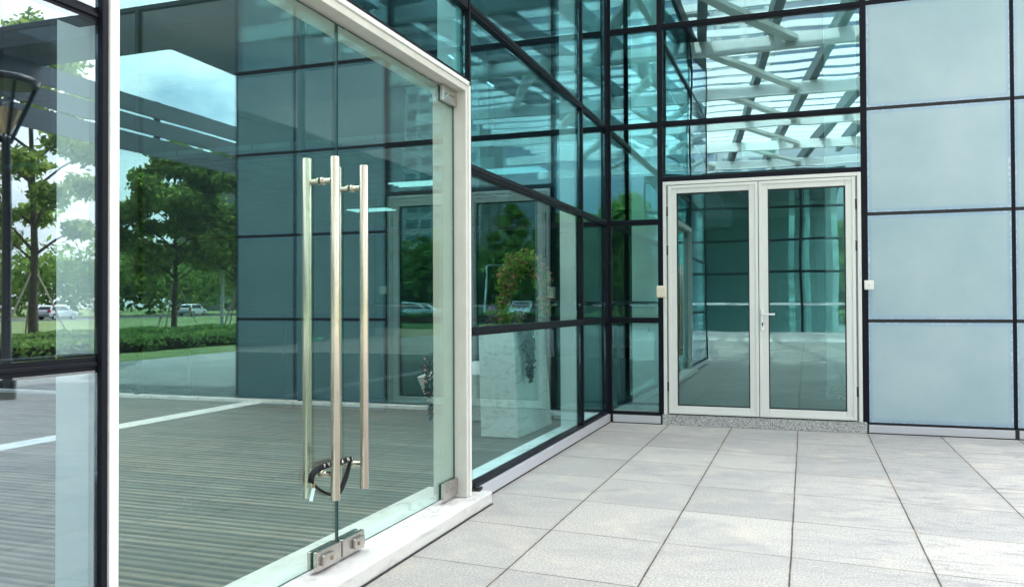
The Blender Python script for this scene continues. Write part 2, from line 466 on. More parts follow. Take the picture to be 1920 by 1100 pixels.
def leaf_mat(name, c0, c1, trans=0.35):
    m, nt, out = newmat(name)
    g = nt.nodes.new('ShaderNodeNewGeometry')
    c = Ramp(nt, g.outputs['Random Per Island'], [(0.0, c0), (0.6, tuple((a + b) / 2 for a, b in zip(c0, c1))), (1.0, c1)])
    d = nt.nodes.new('ShaderNodeBsdfDiffuse'); t = nt.nodes.new('ShaderNodeBsdfTranslucent')
    nt.links.new(c, d.inputs[0]); nt.links.new(c, t.inputs[0])
    mx = nt.nodes.new('ShaderNodeMixShader'); mx.inputs[0].default_value = trans
    nt.links.new(d.outputs[0], mx.inputs[1]); nt.links.new(t.outputs[0], mx.inputs[2])
    nt.links.new(mx.outputs[0], out.inputs[0])
    return m
M['leaf'] = leaf_mat('tree_leaf', (0.15, 0.24, 0.06), (0.42, 0.50, 0.13), 0.6)
M['leaf2'] = leaf_mat('pale_tree_leaf', (0.09, 0.17, 0.04), (0.30, 0.42, 0.10), 0.5)
M['hedge'] = leaf_mat('hedge_leaf', (0.09, 0.18, 0.06), (0.28, 0.40, 0.10), 0.4)
M['vine'] = leaf_mat('vine_leaf', (0.022, 0.022, 0.016), (0.075, 0.05, 0.035), 0.25)
M['plant'] = leaf_mat('plant_leaf', (0.07, 0.15, 0.03), (0.24, 0.36, 0.07), 0.4)
M['red_fl'] = leaf_mat('red_flower', (0.50, 0.10, 0.09), (0.80, 0.34, 0.28), 0.4)
M['purple_fl'] = leaf_mat('purple_flower', (0.20, 0.08, 0.33), (0.48, 0.26, 0.62), 0.4)

def grass_mat():
    m, nt, out = newmat('lawn')
    pos = WPos(nt)
    n = Noise(nt, pos, 0.6, 8, 0.7)
    c = Ramp(nt, n, [(0.3, (0.07, 0.12, 0.03)), (0.55, (0.15, 0.20, 0.05)), (0.8, (0.28, 0.28, 0.08))])
    principled(nt, out, c, 0.9, 0, Bump(nt, Noise(nt, pos, 40, 4), 0.6, 0.05))
    return m
M['grass'] = grass_mat()

# ------------------------------------------------------------------ camera
f_px, yaw, pitch, roll = 1567.97, 0.3369, 0.0136, -0.0039
fw = Vector((-math.sin(yaw) * math.cos(pitch), math.cos(yaw) * math.cos(pitch), math.sin(pitch)))
rt = Vector((math.cos(yaw), math.sin(yaw), 0))
up = rt.cross(fw)
r2 = rt * math.cos(roll) + up * math.sin(roll)
u2 = -rt * math.sin(roll) + up * math.cos(roll)
CAMP = Vector((1.9771, -8.7728, 1.25))
cd = bpy.data.cameras.new('camera')
cam = bpy.data.objects.new('camera', cd)
COL.objects.link(cam)
mw = Matrix((r2, u2, -fw)).transposed().to_4x4()
mw.translation = CAMP
cam.matrix_world = mw
cd.sensor_width = 36
cd.lens = f_px / 1920 * 36
cd.clip_start = 0.05
cd.clip_end = 3000
scene.camera = cam

# ------------------------------------------------------------------ world and sun
SUN_EL, SUN_AZ = 52.0, -10.0               # azimuth clockwise from +Y
w = bpy.data.worlds.new('World')
scene.world = w
w.use_nodes = True
nt = w.node_tree
nt.nodes.clear()
wo = nt.nodes.new('ShaderNodeOutputWorld')
bg = nt.nodes.new('ShaderNodeBackground')
sky = nt.nodes.new('ShaderNodeTexSky')
sky.sky_type = 'NISHITA'
sky.sun_disc = False
sky.sun_elevation = R(SUN_EL)
sky.sun_rotation = R(SUN_AZ)
sky.air_density = 1.0; sky.dust_density = 0.6; sky.ozone_density = 2.0
tc = nt.nodes.new('ShaderNodeTexCoord').outputs['Generated']
cl = Noise(nt, MapV(nt, tc, (1, 1, 2.6), (3.1, 0.4, 0)), 2.3, 9, 0.62, 0.4)
sd_ = nt.nodes.new('ShaderNodeVectorMath'); sd_.operation = 'DOT_PRODUCT'
nt.links.new(tc, sd_.inputs[0]); sd_.inputs[1].default_value = (0.45, 0.85, 0.0)
cm = Ramp(nt, Mth(nt, 'MULTIPLY_ADD', sd_.outputs['Value'], 0.035, cl), [(0.31, (0, 0, 0)), (0.52, (1, 1, 1))])
cloud = Mix(nt, Noise(nt, tc, 6, 5), (9.5, 9.7, 10.0), (13.5, 13.3, 13.0))
sk = Mix(nt, Mth(nt, 'MULTIPLY', cm, 0.85), sky.outputs[0], cloud)
dp = nt.nodes.new('ShaderNodeVectorMath'); dp.operation = 'DOT_PRODUCT'
nt.links.new(tc, dp.inputs[0])
dp.inputs[1].default_value = (math.sin(R(SUN_AZ)) * math.cos(R(SUN_EL)), math.cos(R(SUN_AZ)) * math.cos(R(SUN_EL)), math.sin(R(SUN_EL)))
halo = Mth(nt, 'MULTIPLY_ADD', Mth(nt, 'POWER', Mth(nt, 'MAXIMUM', dp.outputs['Value'], 0.0), 2.0), 5.0, 0.72)
vm = nt.nodes.new('ShaderNodeVectorMath'); vm.operation = 'SCALE'
nt.links.new(sk, vm.inputs[0]); nt.links.new(halo, vm.inputs['Scale'])
nt.links.new(vm.outputs[0], bg.inputs[0])
bg.inputs[1].default_value = 0.15
nt.links.new(bg.outputs[0], wo.inputs[0])
sd = bpy.data.lights.new('sun', 'SUN')
sd.energy = 5.0
sd.angle = R(0.5)
sd.color = (1.0, 0.95, 0.87)
so = bpy.data.objects.new('sun', sd)
COL.objects.link(so)
sdir = Vector((math.sin(R(SUN_AZ)) * math.cos(R(SUN_EL)), math.cos(R(SUN_AZ)) * math.cos(R(SUN_EL)), math.sin(R(SUN_EL))))
so.rotation_euler = sdir.to_track_quat('Z', 'Y').to_euler()
so.location = sdir * 60

# ------------------------------------------------------------------ ground
B(-700, 900, -700, 900, -0.6, -0.03).build('ground', M['grass'], kind='structure')
MB().add([(-14.1, -46, 0), (12.6, -46, 0), (12.6, 40, 0), (4.7, 40, 0), (4.7, 0.0, 0), (0, 0.0, 0), (0, -9.4, 0), (-14.1, -9.4, 0)], [(0, 1, 2, 3, 4, 5, 6, 7)]).build('plaza_pavement', M['paving'], kind='structure')
B(-14, 0.0, -9.4, 0.0, -0.02, 0.05).build('deck', M['deck'], kind='structure')
B(26, 28.6, -120, 200, -0.025, -0.012).build('path', M['path'], kind='structure')
B(68, 84, -200, 400, -0.025, -0.012).build('road', M['asphalt'], kind='structure')
B(-40, 44, -86, -46.0, -0.025, -0.008).build('parking_lot', M['asphalt'], kind='structure')
B(-4.62, -4.36, -9, -0.03, 0.0, 0.056).build('stone_band', M['marble'], kind='structure')

# ------------------------------------------------------------------ levels and axes
Z1, Z2, Z3, Z4, Z5, Z6 = 1.082, 2.1135, 3.1327, 4.1586, 5.19, 6.22
XA, XB, XC, XE = 0.556, 2.528, 3.793, 4.656
YA, YB, YC = -1.082, -3.905, -6.845
ZB = 0.115                                # top of base transom
T = 0.028                                 # half height of a transom

# ---------- left curtain wall (plane x = 0)
Lw = empty('glass_curtain_wall', 'tall clear glass curtain wall with black mullions running away left of the corner', 'glass wall', (0, 0, 0))
def pane(parent, mat, x0, x1, y0, y1, z0, z1):
    mb = MB().box(x0, x1, y0, y1, z0, z1)
    a, b = random.uniform(-0.0012, 0.0012), random.uniform(-0.0012, 0.0012)   # every pane sits a hair out of true
    if x1 - x0 < 0.05:
        mb.v = [(x + a * (z - (z0 + z1) / 2) + b * (y - (y0 + y1) / 2), y, z) for x, y, z in mb.v]
    else:
        mb.v = [(x, y + a * (z - (z0 + z1) / 2) + b * (x - (x0 + x1) / 2), z) for x, y, z in mb.v]
    return mb.build('pane', mat, parent)
gl0, gl1 = -0.026, -0.012
for (ya, yb) in ((YB, YA), (YA, -0.03)):
    for z0, z1 in ((ZB, Z1), (Z1, Z2), (Z2, Z3), (Z3, Z5), (Z5, Z6)):
        pane(Lw, M['glass_low'] if z1 < 2.2 else M['glass'], gl0, gl1, ya + 0.02, yb - 0.02, z0 + 0.02, z1 - 0.02)
for z0, z1 in ((2.66, Z3), (Z3, Z5), (Z5, Z6)):
    pane(Lw, M['glass'], gl0, gl1, YC + 0.02, YB - 0.02, z0 + 0.01, z1 - 0.02)
for (ya, yb) in ((-9.3, YC),):
    for z0, z1 in ((ZB, Z1), (Z1, Z2), (Z2, Z3), (Z3, Z5), (Z5, Z6)):
        pane(Lw, M['glass_left'], 0.003, 0.015, ya + 0.018, yb + 0.002, z0 + 0.02, z1 - 0.02)
for y, z0 in ((-0.022, 0.09), (YA, 0.09), (YB, 0.09), (YC + 0.0165, 0.09), (-9.3, 0.09)):
    hw = 0.022 if y > YB else 0.0115
    if y == YA: hw = 0.016
    MB().box(-0.05 if y > YB - 1 else -0.002, 0.014 if y > YB - 1 else 0.030, y - hw, y + hw, z0, Z6).build('mullion', M['black'], Lw, 0.003)
for y, d in ((YA, 0.205), (YB - 0.035, 0.18), (-9.26, 0.2)):
    MB().box(-d, -0.052, y - 0.04, y + 0.04, 0.05, Z6).build('white_post', M['post'], Lw, 0.004)
spans = ((-9.3, YC + 0.02), (YB, YA), (YA, -0.022))
for a, b in spans:
    for z in (Z1, Z2, Z3, Z5):
        h = T if not (z == Z3) else T * 1.0
        MB().box(-0.06, 0.011, a + 0.017, b - 0.017, z - h, z + h).box(0.0112, 0.018, a + 0.02, b - 0.02, z - 0.007, z + 0.005).build('transom', M['black'], Lw, 0.002)
    MB().box(-0.06, 0.011, a + 0.017, b - 0.017, 0.092, ZB).build('transom', M['black'], Lw)
for z in (Z3, Z5):
    MB().box(-0.06, 0.011, YC + 0.027, YB - 0.027, z - T, z + T).build('transom', M['black'], Lw, 0.002)
MB().box(-0.06, 0.011, YC + 0.027, YB - 0.027, 2.627, 2.668).build('transom', M['black'], Lw, 0.002)
for a, b in ((-9.3, -6.935), (-3.795, -1.305), (-1.298, -0.034)):
    MB().box(-0.02, 0.034, a, b, 0.012, 0.09).build('base_trim', M['silver'], Lw, 0.003)
MB().box(-0.05, 0.028, -9.3, -6.95, 0.0, 0.013).box(-0.05, 0.028, -3.80, -0.03, 0.0, 0.013).build('base_gap', M['gasket'], Lw)
MB().box(-0.24, -0.061, -3.79, -0.03, 0.0, 0.085).box(-0.24, -0.061, -9.3, -6.96, 0.0, 0.085).build('inner_kerb', M['marble_in'], Lw, 0.004)
MB().box(-0.3, 0.02, -9.35, -0.0, Z6, Z6 + 0.25).build('head_beam', M['black'], Lw)
MB().box(0.0145, 0.05, -3.86, -3.81, 0.082, 0.10).build('trim_end_cap', M['gasket'], Lw)

Lw.location.x = -0.014

# ---------- white frame of the glass entrance
Ef = empty('entrance_frame', 'white aluminium portal around the pair of frameless glass doors, on a marble step', 'door frame', (0, -5.4, 0))
MB().box(0.1052, 0.117, -6.93, -3.83, 0.0, 0.004).build('dirt_joint', M['gasket'], Ef)
MB().box(-0.20, 0.024, -4.04, -4.0115, 0.078, 2.62).build('jamb', M['dirty_alu'], Ef, 0.003)
MB().box(-0.03, 0.034, -4.011, -3.983, 0.078, 2.625).build('casing', M['white_alu'], Ef, 0.002)
MB().box(-0.19, 0.010, -6.816, -6.783, 0.078, 2.62).build('jamb', M['post'], Ef, 0.003)
MB().box(-0.19, -0.062, -6.824, -6.79, 2.63, Z6).build('white_post', M['post'], Lw, 0.003)
MB().box(0.0105, 0.022, -6.816, -6.780, 0.078, 2.625).build('casing', M['white_alu'], Ef, 0.002)
MB().box(-0.20, 0.0235, -6.782, -4.0405, 2.562, 2.60).build('head', M['dirty_alu'], Ef, 0.003)
MB().box(-0.03, 0.034, -6.7795, -3.9835, 2.601, 2.626).build('casing', M['white_alu'], Ef, 0.002)
MB().box(-0.34, 0.105, -6.93, -3.815, 0.0, 0.076).build('marble_step', M['marble'], Ef, 0.008)

# ---------- glass door leaves
def leaf(y0, y1, label, meet, hinge):
    o = empty('glass_door', label, 'door', (-0.06, (y0 + y1) / 2, 0.08))
    xg0, xg1 = -0.066, -0.054
    z0, z1 = 0.105, 2.552
    mb = MB()
    mb.add([(xg0, y0, z0), (xg0, y1, z0), (xg0, y1, z1), (xg0, y0, z1)], [(0, 1, 2, 3)], 0)
    mb.add([(xg1, y0, z0), (xg1, y1, z0), (xg1, y1, z1), (xg1, y0, z1)], [(3, 2, 1, 0)], 0)
    for a, b in (((y0, z0), (y1, z0)), ((y1, z0), (y1, z1)), ((y1, z1), (y0, z1)), ((y0, z1), (y0, z0))):
        mb.add([(xg0, a[0], a[1]), (xg1, a[0], a[1]), (xg1, b[0], b[1]), (xg0, b[0], b[1])], [(0, 1, 2, 3)], 1)
    mb.build('pane', [M['glass_door'], M['glass_edge']], o)
    s = 1 if meet == y1 else -1            # direction from meeting edge into the leaf
    # floor patch with lock at the meeting edge
    a, b = meet - s * 0.002, meet - s * 0.20
    p = MB().box(-0.085, -0.0665, a, b, 0.092, 0.176).box(-0.0535, -0.030, a, b, 0.092, 0.176).build('patch_fitting', M['stainless_patch'], o, 0.003)
    lk = MB().box(-0.0295, -0.012, meet - s * 0.085, meet - s * 0.175, 0.112, 0.158).build('lock_case', M['stainless_patch'], p, 0.004)
    MB().tube([(-0.0118, meet - s * 0.115, 0.135), (-0.009, meet - s * 0.115, 0.135)], 0.010, 14).build('lock_cylinder', M['brass'], p)
    # pivot patches
    h0, h1 = hinge, hinge + (1 if hinge < meet else -1) * 0.21
    for za, zb in ((0.098, 0.198), (2.462, 2.556)):
        p = MB().box(-0.083, -0.0665, h0, h1, za, zb).box(-0.0535, -0.032, h0, h1, za, zb).build('pivot_patch', M['stainless_patch'], o, 0.003)
        mbs = MB()
        for q in (0.3, 0.52, 0.78):
            yy = h0 + (h1 - h0) * q
            mbs.tube([(-0.0318, yy, za + 0.05), (-0.0302, yy, za + 0.05)], 0.006, 10)
        mbs.build('screw', M['brass'], p)
    yh = meet - s * 0.124
    for x, nm in ((0.012, 'outer'), (-0.132, 'inner')):
        bar = MB().tube([(x, yh, 0.392), (x, yh, 0.3935), (x, yh, 1.909), (x, yh, 1.911)], [0.0188, 0.0203, 0.0203, 0.0188], 28).build('bar_handle', M['stainless'], o)
        mbp = MB()
        for z in (0.504, 1.805):
            x0, x1 = (x - 0.02, -0.0535) if x > -0.06 else (x + 0.02, -0.0665)
            mbp.tube([(x0, yh, z), (x1, yh, z)], 0.0125, 18)
            xs = -0.0535 if x > -0.06 else -0.0665
            e = 0.007 if x > -0.06 else -0.007
            mbp.tube([(xs, yh, z), (xs + e, yh, z)], 0.0185, 20)
        mbp.build('handle_standoff', M['stainless'], bar)
    return o
leaf(-5.400, -4.045, 'right leaf of the frameless glass doors, hinged at the white jamb', -5.400, -4.045)
leaf(-6.778, -5.409, 'left leaf of the frameless glass doors, nearer the tall left window', -5.409, -6.778)

# ---------- cable lock on the door handles
lk = empty('cable_lock', 'black sheathed cable lock with pale lettering looped round the lower door handles', 'lock', (-0.1, -5.4, 0.4))
Cp = CAMP
def unp(px, py, X):
    d = fw * f_px + r2 * (px - 960) - u2 * (py - 550)
    return Cp + d * ((X - Cp.x) / d.x)
loop = [(583, 903, -0.042), (584, 893, -0.040), (589, 884, -0.038), (600, 877, -0.036), (612, 872, -0.034), (626, 868, -0.033), (640, 865, -0.033), (650, 861.5, -0.034), (658, 860, -0.036)]
pts = [unp(*q) for q in loop]
def smooth_path(P, k=5):
    out = []
    for i in range(len(P) - 1):
        p0, p1, p2, p3 = P[max(i - 1, 0)], P[i], P[i + 1], P[min(i + 2, len(P) - 1)]
        for j in range(k):
            t = j / k
            out.append(0.5 * ((2 * p1) + (p2 - p0) * t + (2 * p0 - 5 * p1 + 4 * p2 - p3) * t * t + (3 * p1 - p0 - 3 * p2 + p3) * t ** 3))
    return out + [P[-1]]
sp = smooth_path(pts)
MB().tube(sp, 0.0138, 14).build('sheath', M['rubber'], lk)
back = [unp(*q) for q in ((657, 862, -0.038), (654, 875, -0.040), (649, 892, -0.041), (643, 908, -0.041), (636, 923, -0.041), (622, 927, -0.041), (606, 921, -0.041), (595, 914, -0.041), (586, 904, -0.042))]
sb = smooth_path(back)
rr = [0.006 + 0.006 * math.sin(math.pi * min(1, i / (len(sb) * 0.62))) for i in range(len(sb))]
MB().tube(sb, rr, 12).build('strap', M['rubber'], lk)
a, b = unp(588.5, 902, -0.040), unp(588.0, 913, -0.040)
MB().tube([a, b], 0.0065, 14).build('lock_cylinder', M['brass'], lk)
t0, t1 = unp(588, 914, -0.040), unp(583, 939, -0.040)
vv = (Cp - t0).normalized()
xx = (t1 - t0).normalized().cross(vv).normalized() * 0.0075
vv = vv * 0.002
MB().hexa([t0 - xx - vv, t0 + xx - vv, t0 + xx + vv, t0 - xx + vv], [t1 - xx - vv, t1 + xx - vv, t1 + xx + vv, t1 - xx + vv]).build('key_tag', M['tagm'], lk, 0.001)

def text_mesh(name, s, size, mat, parent, origin, xdir, ydir, ext=0.0006):
    cu = bpy.data.curves.new('txt', 'FONT')
    cu.body = s; cu.size = size; cu.extrude = ext; cu.align_x = 'CENTER'; cu.align_y = 'CENTER'
    tmp = bpy.data.objects.new('txt', cu)
    COL.objects.link(tmp)
    dg = bpy.context.evaluated_depsgraph_get()
    me = bpy.data.meshes.new_from_object(tmp.evaluated_get(dg))
    bpy.data.objects.remove(tmp)
    zdir = xdir.cross(ydir).normalized()
    off = WL[parent.name]
    for v in me.vertices:
        v.co = origin + xdir * v.co.x + ydir * v.co.y + zdir * v.co.z - off
    me.materials.clear(); me.materials.append(mat)
    me.name = name
    o = bpy.data.objects.new(name, me)
    COL.objects.link(o)
    o.parent = parent
    WL[o.name] = off
    return o
for ch, px, py, ang in (('P', 605.2, 876.5, 18), ('V', 613.2, 874.0, 16), ('I', 619.8, 871.5, 14), ('A', 636.5, 866.6, 12), ('N', 647.3, 863.8, 16), ('I', 655.2, 860.8, 18)):
    tt = min(range(1, len(sp) - 1), key=lambda i: (unp(px, py, sp[i].x) - sp[i]).length)
    vd = (Cp - sp[tt]).normalized()
    xd = (sp[tt + 1] - sp[tt - 1]).normalized()
    vd = (vd - xd * vd.dot(xd)).normalized()
    yd = vd.cross(xd)
    text_mesh('letter', ch, 0.024, M['letters'], lk, sp[tt] + vd * 0.0146, xd, yd)

# ---------- right curtain wall (plane y = 0)
Rw = empty('glass_facade', 'clear glass facade with black transoms standing around the white double door', 'glass wall', (0, 0, 0))
gy0, gy1 = 0.012, 0.026
rows = ((ZB, Z1), (Z1, Z2), (Z2, Z3), (Z3, Z4), (Z4, Z5), (Z5, Z6))
for z0, z1 in rows:
    pane(Rw, M['glass_low'] if z1 < 2.2 else M['glass_r'], 0.03, XA - 0.024, gy0, gy1, z0 + 0.02, z1 - 0.02)
for z0, z1 in ((2.545, Z3), (Z3, Z4), (Z4, Z5), (Z5, Z6)):
    pane(Rw, M['glass_r'], XA + 0.024, XB - 0.024, gy0, gy1, z0 + 0.02, z1 - 0.02)
MB().box(-0.012, 0.028, 0.0, 0.05, 0.09, Z6).build('mullion', M['black'], Rw, 0.003)
for x, z0 in ((XA, 0.09), (XB, 0.09)):
    hw = 0.028
    MB().box(x - hw, x + hw, -0.012, 0.09, z0, Z6).build('mullion', M['black'], Rw, 0.003)
for z in (Z1, Z2, Z3, Z4, Z5):
    MB().box(0.0285, XA - 0.0285, -0.010, 0.075, z - T, z + T).box(0.03, XA - 0.03, -0.0165, -0.0102, z - 0.006, z + 0.004).build('transom', M['black'], Rw, 0.002)
MB().box(0.0285, XA - 0.0285, -0.010, 0.075, 0.092, ZB).build('transom', M['black'], Rw)
for z in (Z3, Z4, Z5):
    MB().box(XA + 0.0285, XB - 0.0285, -0.010, 0.075, z - T, z + T).box(XA + 0.03, XB - 0.03, -0.0165, -0.0102, z - 0.006, z + 0.004).build('transom', M['black'], Rw, 0.002)
MB().box(XA + 0.0285, XB - 0.0285, -0.010, 0.075, 2.528, 2.575).build('transom', M['black'], Rw, 0.002)
MB().box(0.046, XA - 0.006, -0.034, 0.03, 0.010, 0.088).build('base_trim', M['silver'], Rw, 0.003)
MB().box(0.0355, XA + 0.010, -0.028, 0.02, 0.0, 0.0985).build('base_gap', M['gasket'], Rw)
MB().box(0.03, XA - 0.03, 0.10, 0.55, 0.1005, 0.125).build('inner_kerb', M['marble_in'], Rw)

# ---------- frosted panel wall
Fw = empty('frosted_panel_wall', 'wall of pale blue frosted glass panels right of the white double door', 'panel wall', (XB, 0, 0))
xs = (XB + 0.027, XC, XE - 0.03)
for i in range(2):
    hw0 = 0.0 if i == 0 else 0.017
    hw1 = 0.017 if i == 0 else 0.0
    for z0, z1 in ((0.100, Z1), (Z1, Z2), (Z2, Z3), (Z3, Z4)):
        h = 0.0165
        MB().box(xs[i] + hw0, xs[i + 1] - hw1, -0.006, 0.05, z0 + (h if z0 > 0.2 else 0.006), z1 - h).build('panel', M['frosted'], Fw, 0.002)
MB().box(XB + 0.0285, XE - 0.0315, 0.0, 0.06, Z4 + 0.03, Z6).build('upper_pane', M['glass_r'], Fw)
for x in (XC, XE - 0.015):
    MB().box(x - 0.0165, x + 0.0165, -0.001, 0.07, 0.0, Z6).build('mullion', M['black'], Fw)
for i in range(2):
    for z in (Z1, Z2, Z3):
        MB().box(xs[i] + 0.001, xs[i + 1] - 0.0175, 0.0, 0.06, z - 0.016, z + 0.016).build('joint', M['gasket'], Fw)
    MB().box(xs[i] + 0.001, xs[i + 1] - 0.0175, -0.010, 0.06, Z4 - 0.016, Z4 + 0.03).build('transom', M['black'], Fw)
    MB().box(xs[i] + 0.001, xs[i + 1] - 0.0175, 0.0, 0.06, 0.088, 0.1055).build('joint', M['gasket'], Fw)
for a, b in ((XB + 0.122, XC - 0.013), (XC + 0.022, XE)):
    a2 = a if a > XB + 1 else XB + 0.022
    MB().box(a2, b, -0.034, 0.03, 0.010, 0.085).build('base_trim', M['silver'], Fw, 0.003)
MB().box(XB + 0.008, XE, -0.027, 0.02, 0.0, 0.0905).build('base_gap', M['gasket'], Fw)
MB().box(XE - 0.0310, XE, 0.071, 12.0, 0.0, Z6).build('return_wall', M['soffit'], Fw)

# ---------- white double door
Dd = empty('double_door', 'white framed double door with two tall glass leaves on a granite step', 'door', (1.54, 0, 0))
zs = 0.108
D0, D1, DT = XA + 0.030, XB - 0.032, 2.522
mb = MB()
mb.box(D0, D0 + 0.034, -0.040, 0.07, zs, DT).box(D1 - 0.034, D1, -0.040, 0.07, zs, DT).box(D0 + 0.0345, D1 - 0.0345, -0.040, 0.07, DT - 0.036, DT)
mb.build('frame', M['frame_white'], Dd, 0.004)
mb = MB()
mb.box(D0 + 0.0345, D0 + 0.062, -0.016, 0.07, zs, DT - 0.037).box(D1 - 0.062, D1 - 0.0345, -0.016, 0.07, zs, DT - 0.037)
mb.build('rebate', M['steel_grey'], Dd)
mid = 1.541
def door_leaf(x0, x1):
    yb, yf = 0.045, -0.030
    st, tr, br = 0.088, 0.082, 0.082
    z0, z1 = zs + 0.012, DT - 0.042
    mb = MB()
    mb.box(x0, x0 + st, yf, yb, z0, z1).box(x1 - st, x1, yf, yb, z0, z1)
    mb.box(x0 + st + 0.0004, x1 - st - 0.0004, yf + 0.0008, yb, z0, z0 + br).box(x0 + st + 0.0004, x1 - st - 0.0004, yf + 0.0008, yb, z1 - tr, z1)
    lf = mb.build('door_leaf', M['frame_white'], Dd, 0.004)
    # raised outer lip and inner bead give the stepped profile
    mb = MB()
    l = 0.030
    mb.box(x0, x0 + l, yf - 0.009, yf - 0.0005, z0, z1).box(x1 - l, x1, yf - 0.009, yf - 0.0005, z0, z1)
    mb.box(x0 + l + 0.0004, x1 - l - 0.0004, yf - 0.009, yf - 0.0005, z0, z0 + l).box(x0 + l + 0.0004, x1 - l - 0.0004, yf - 0.009, yf - 0.0005, z1 - l, z1)
    mb.build('profile_lip', M['frame_white'], lf, 0.003)
    g = 0.010
    X0, X1, Z0, Zt = x0 + st, x1 - st, z0 + br, z1 - tr
    mb = MB()
    mb.box(X0 + 0.0005, X0 + g, yf + 0.006, 0.02, Z0 + 0.0005, Zt - 0.0005).box(X1 - g, X1 - 0.0005, yf + 0.006, 0.02, Z0 + 0.0005, Zt - 0.0005)
    mb.box(X0 + g + 0.0004, X1 - g - 0.0004, yf + 0.006, 0.02, Z0 + 0.0005, Z0 + g).box(X0 + g + 0.0004, X1 - g - 0.0004, yf + 0.006, 0.02, Zt - g, Zt - 0.0005)
    mb.build('gasket', M['gasket'], lf)
    MB().box(X0 + g, X1 - g, -0.004, 0.008, Z0 + g, Zt - g).build('pane', M['glass_white_door'], lf)
    return lf
l1 = door_leaf(D0 + 0.052, mid - 0.003)
l2 = door_leaf(mid + 0.003, D1 - 0.052)
mb = MB().box(1.558, 1.590, -0.052, -0.0395, 0.985, 1.20)
hd = mb.build('handle_plate', M['chrome'], l2, 0.004)
h = MB().tube([(1.574, -0.052, 1.146), (1.574, -0.088, 1.146)], 0.011, 16)
h.box(1.566, 1.696, -0.098, -0.080, 1.137, 1.156)
h.build('lever', M['chrome'], l2, 0.004)
MB().tube([(1.574, -0.0525, 1.052), (1.574, -0.0535, 1.052)], 0.009, 16).box(1.570, 1.578, -0.0535, -0.0522, 1.028, 1.050).build('keyhole', M['gasket'], l2)
for x, leafo in ((D0 + 0.047, l1), (D1 - 0.047, l2)):
    for z in (2.215, 1.81, 0.40):
        MB().tube([(x, -0.030, z - 0.05), (x, -0.030, z + 0.05)], 0.011, 12).box(x - 0.004, x + 0.004, -0.03, -0.012, z - 0.04, z + 0.04).build('hinge', M['gasket'], leafo)
        MB().tube([(x, -0.030, z + 0.0505), (x, -0.030, z + 0.057)], 0.010, 12).build('hinge_cap', M['chrome'], leafo)
MB().box(XA + 0.012, XB + 0.006, -0.030, 0.30, 0.0, 0.107).build('granite_step', M['granite'], Dd, 0.005)

# ---------- switch boxes by the door
o = empty('junction_box', 'beige plastic box fixed at the left edge of the white double door frame', 'box', (0.566, -0.04, 1.38))
MB().box(0.517, 0.616, -0.060, -0.0415, 1.318, 1.442).build('box_body', M['beige'], o, 0.006)
MB().box(0.522, 0.611, -0.0675, -0.0605, 1.326, 1.434).build('box_lid', M['beige'], o, 0.004)
MB().tube([(0.566, -0.0676, 1.338), (0.566, -0.0685, 1.338)], 0.004, 10).build('screw', M['brass'], o)
o = empty('door_button', 'small white square push button plate at the right edge of the door frame', 'switch', (2.56, -0.04, 1.43))
MB().box(2.518, 2.602, -0.056, -0.0415, 1.383, 1.472).build('plate', M['white_plastic'], o, 0.006)
MB().box(2.544, 2.576, -0.060, -0.0565, 1.411, 1.444).build('rocker', M['white_plastic'], o, 0.003)
MB().tube([(2.560, -0.0601, 1.4275), (2.560, -0.0612, 1.4275)], 0.004, 12).build('button', M['tail'], o)

# ------------------------------------------------------------------ inside: back wall, room, columns
Bw = empty('inner_glass_wall', 'dark glass wall with black grid seen across the deck through the entrance', 'glass wall', (-6, 0, 0))
bx = [-0.04, -1.30, -2.55, -3.84, -6.35, -8.86, -11.4, -13.9]
bx = [-0.04, -3.84, -6.35, -8.86, -11.4, -13.9]
for i in range(len(bx) - 1):
    for z0, z1 in ((0.12, Z1), (Z1, Z2), (Z2, Z3), (Z3, Z4), (Z4, Z5), (Z5, Z6)):
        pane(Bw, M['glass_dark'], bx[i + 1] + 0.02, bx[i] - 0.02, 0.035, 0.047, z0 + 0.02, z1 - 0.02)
    for z in (Z1, Z2, Z3, Z4, Z5):
        MB().box(bx[i + 1] + 0.026, bx[i] - 0.026, 0.0, 0.09, z - 0.026, z + 0.026).build('transom', M['black'], Bw)
for x in bx[1:]:
    MB().box(x - 0.0255, x + 0.0255, -0.004, 0.10, 0.07, Z6).build('mullion', M['black'], Bw)
MB().box(-13.9, -0.1, -0.035, 0.10, 0.05, 0.092).build('stone_base', M['marble'], Bw, 0.004)
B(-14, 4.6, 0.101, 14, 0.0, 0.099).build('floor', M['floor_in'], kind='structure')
B(-14, -0.3, 0.35, 12, 3.28, 3.34).build('ceiling', M['ceiling'], kind='structure')
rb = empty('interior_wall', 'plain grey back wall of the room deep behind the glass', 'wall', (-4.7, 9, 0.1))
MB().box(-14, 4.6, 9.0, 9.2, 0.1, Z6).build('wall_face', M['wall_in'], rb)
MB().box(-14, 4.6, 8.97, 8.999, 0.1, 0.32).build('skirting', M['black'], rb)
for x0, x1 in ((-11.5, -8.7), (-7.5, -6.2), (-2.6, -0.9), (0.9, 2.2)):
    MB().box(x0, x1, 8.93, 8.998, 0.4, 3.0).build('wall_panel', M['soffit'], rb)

def column(x, y, s, label, base, group=None):
    o = empty('column', label, 'column', (x, y, 0.1), group)
    MB().box(x - s, x + s, y - s, y + s, 0.1 + base, Z6).build('shaft', M['column'], o, 0.006)
    MB().box(x - s - 0.012, x + s + 0.012, y - s - 0.012, y + s + 0.012, 0.1, 0.1 + base - 0.002).build('plinth', M['granite'], o, 0.004)
    return o
column(0.27, 0.90, 0.165, 'white square column behind the narrow clear pane between corner and white door', 0.03)
column(2.40, 2.20, 0.18, 'white square column on a grey plinth behind the right leaf of the white door', 0.16)

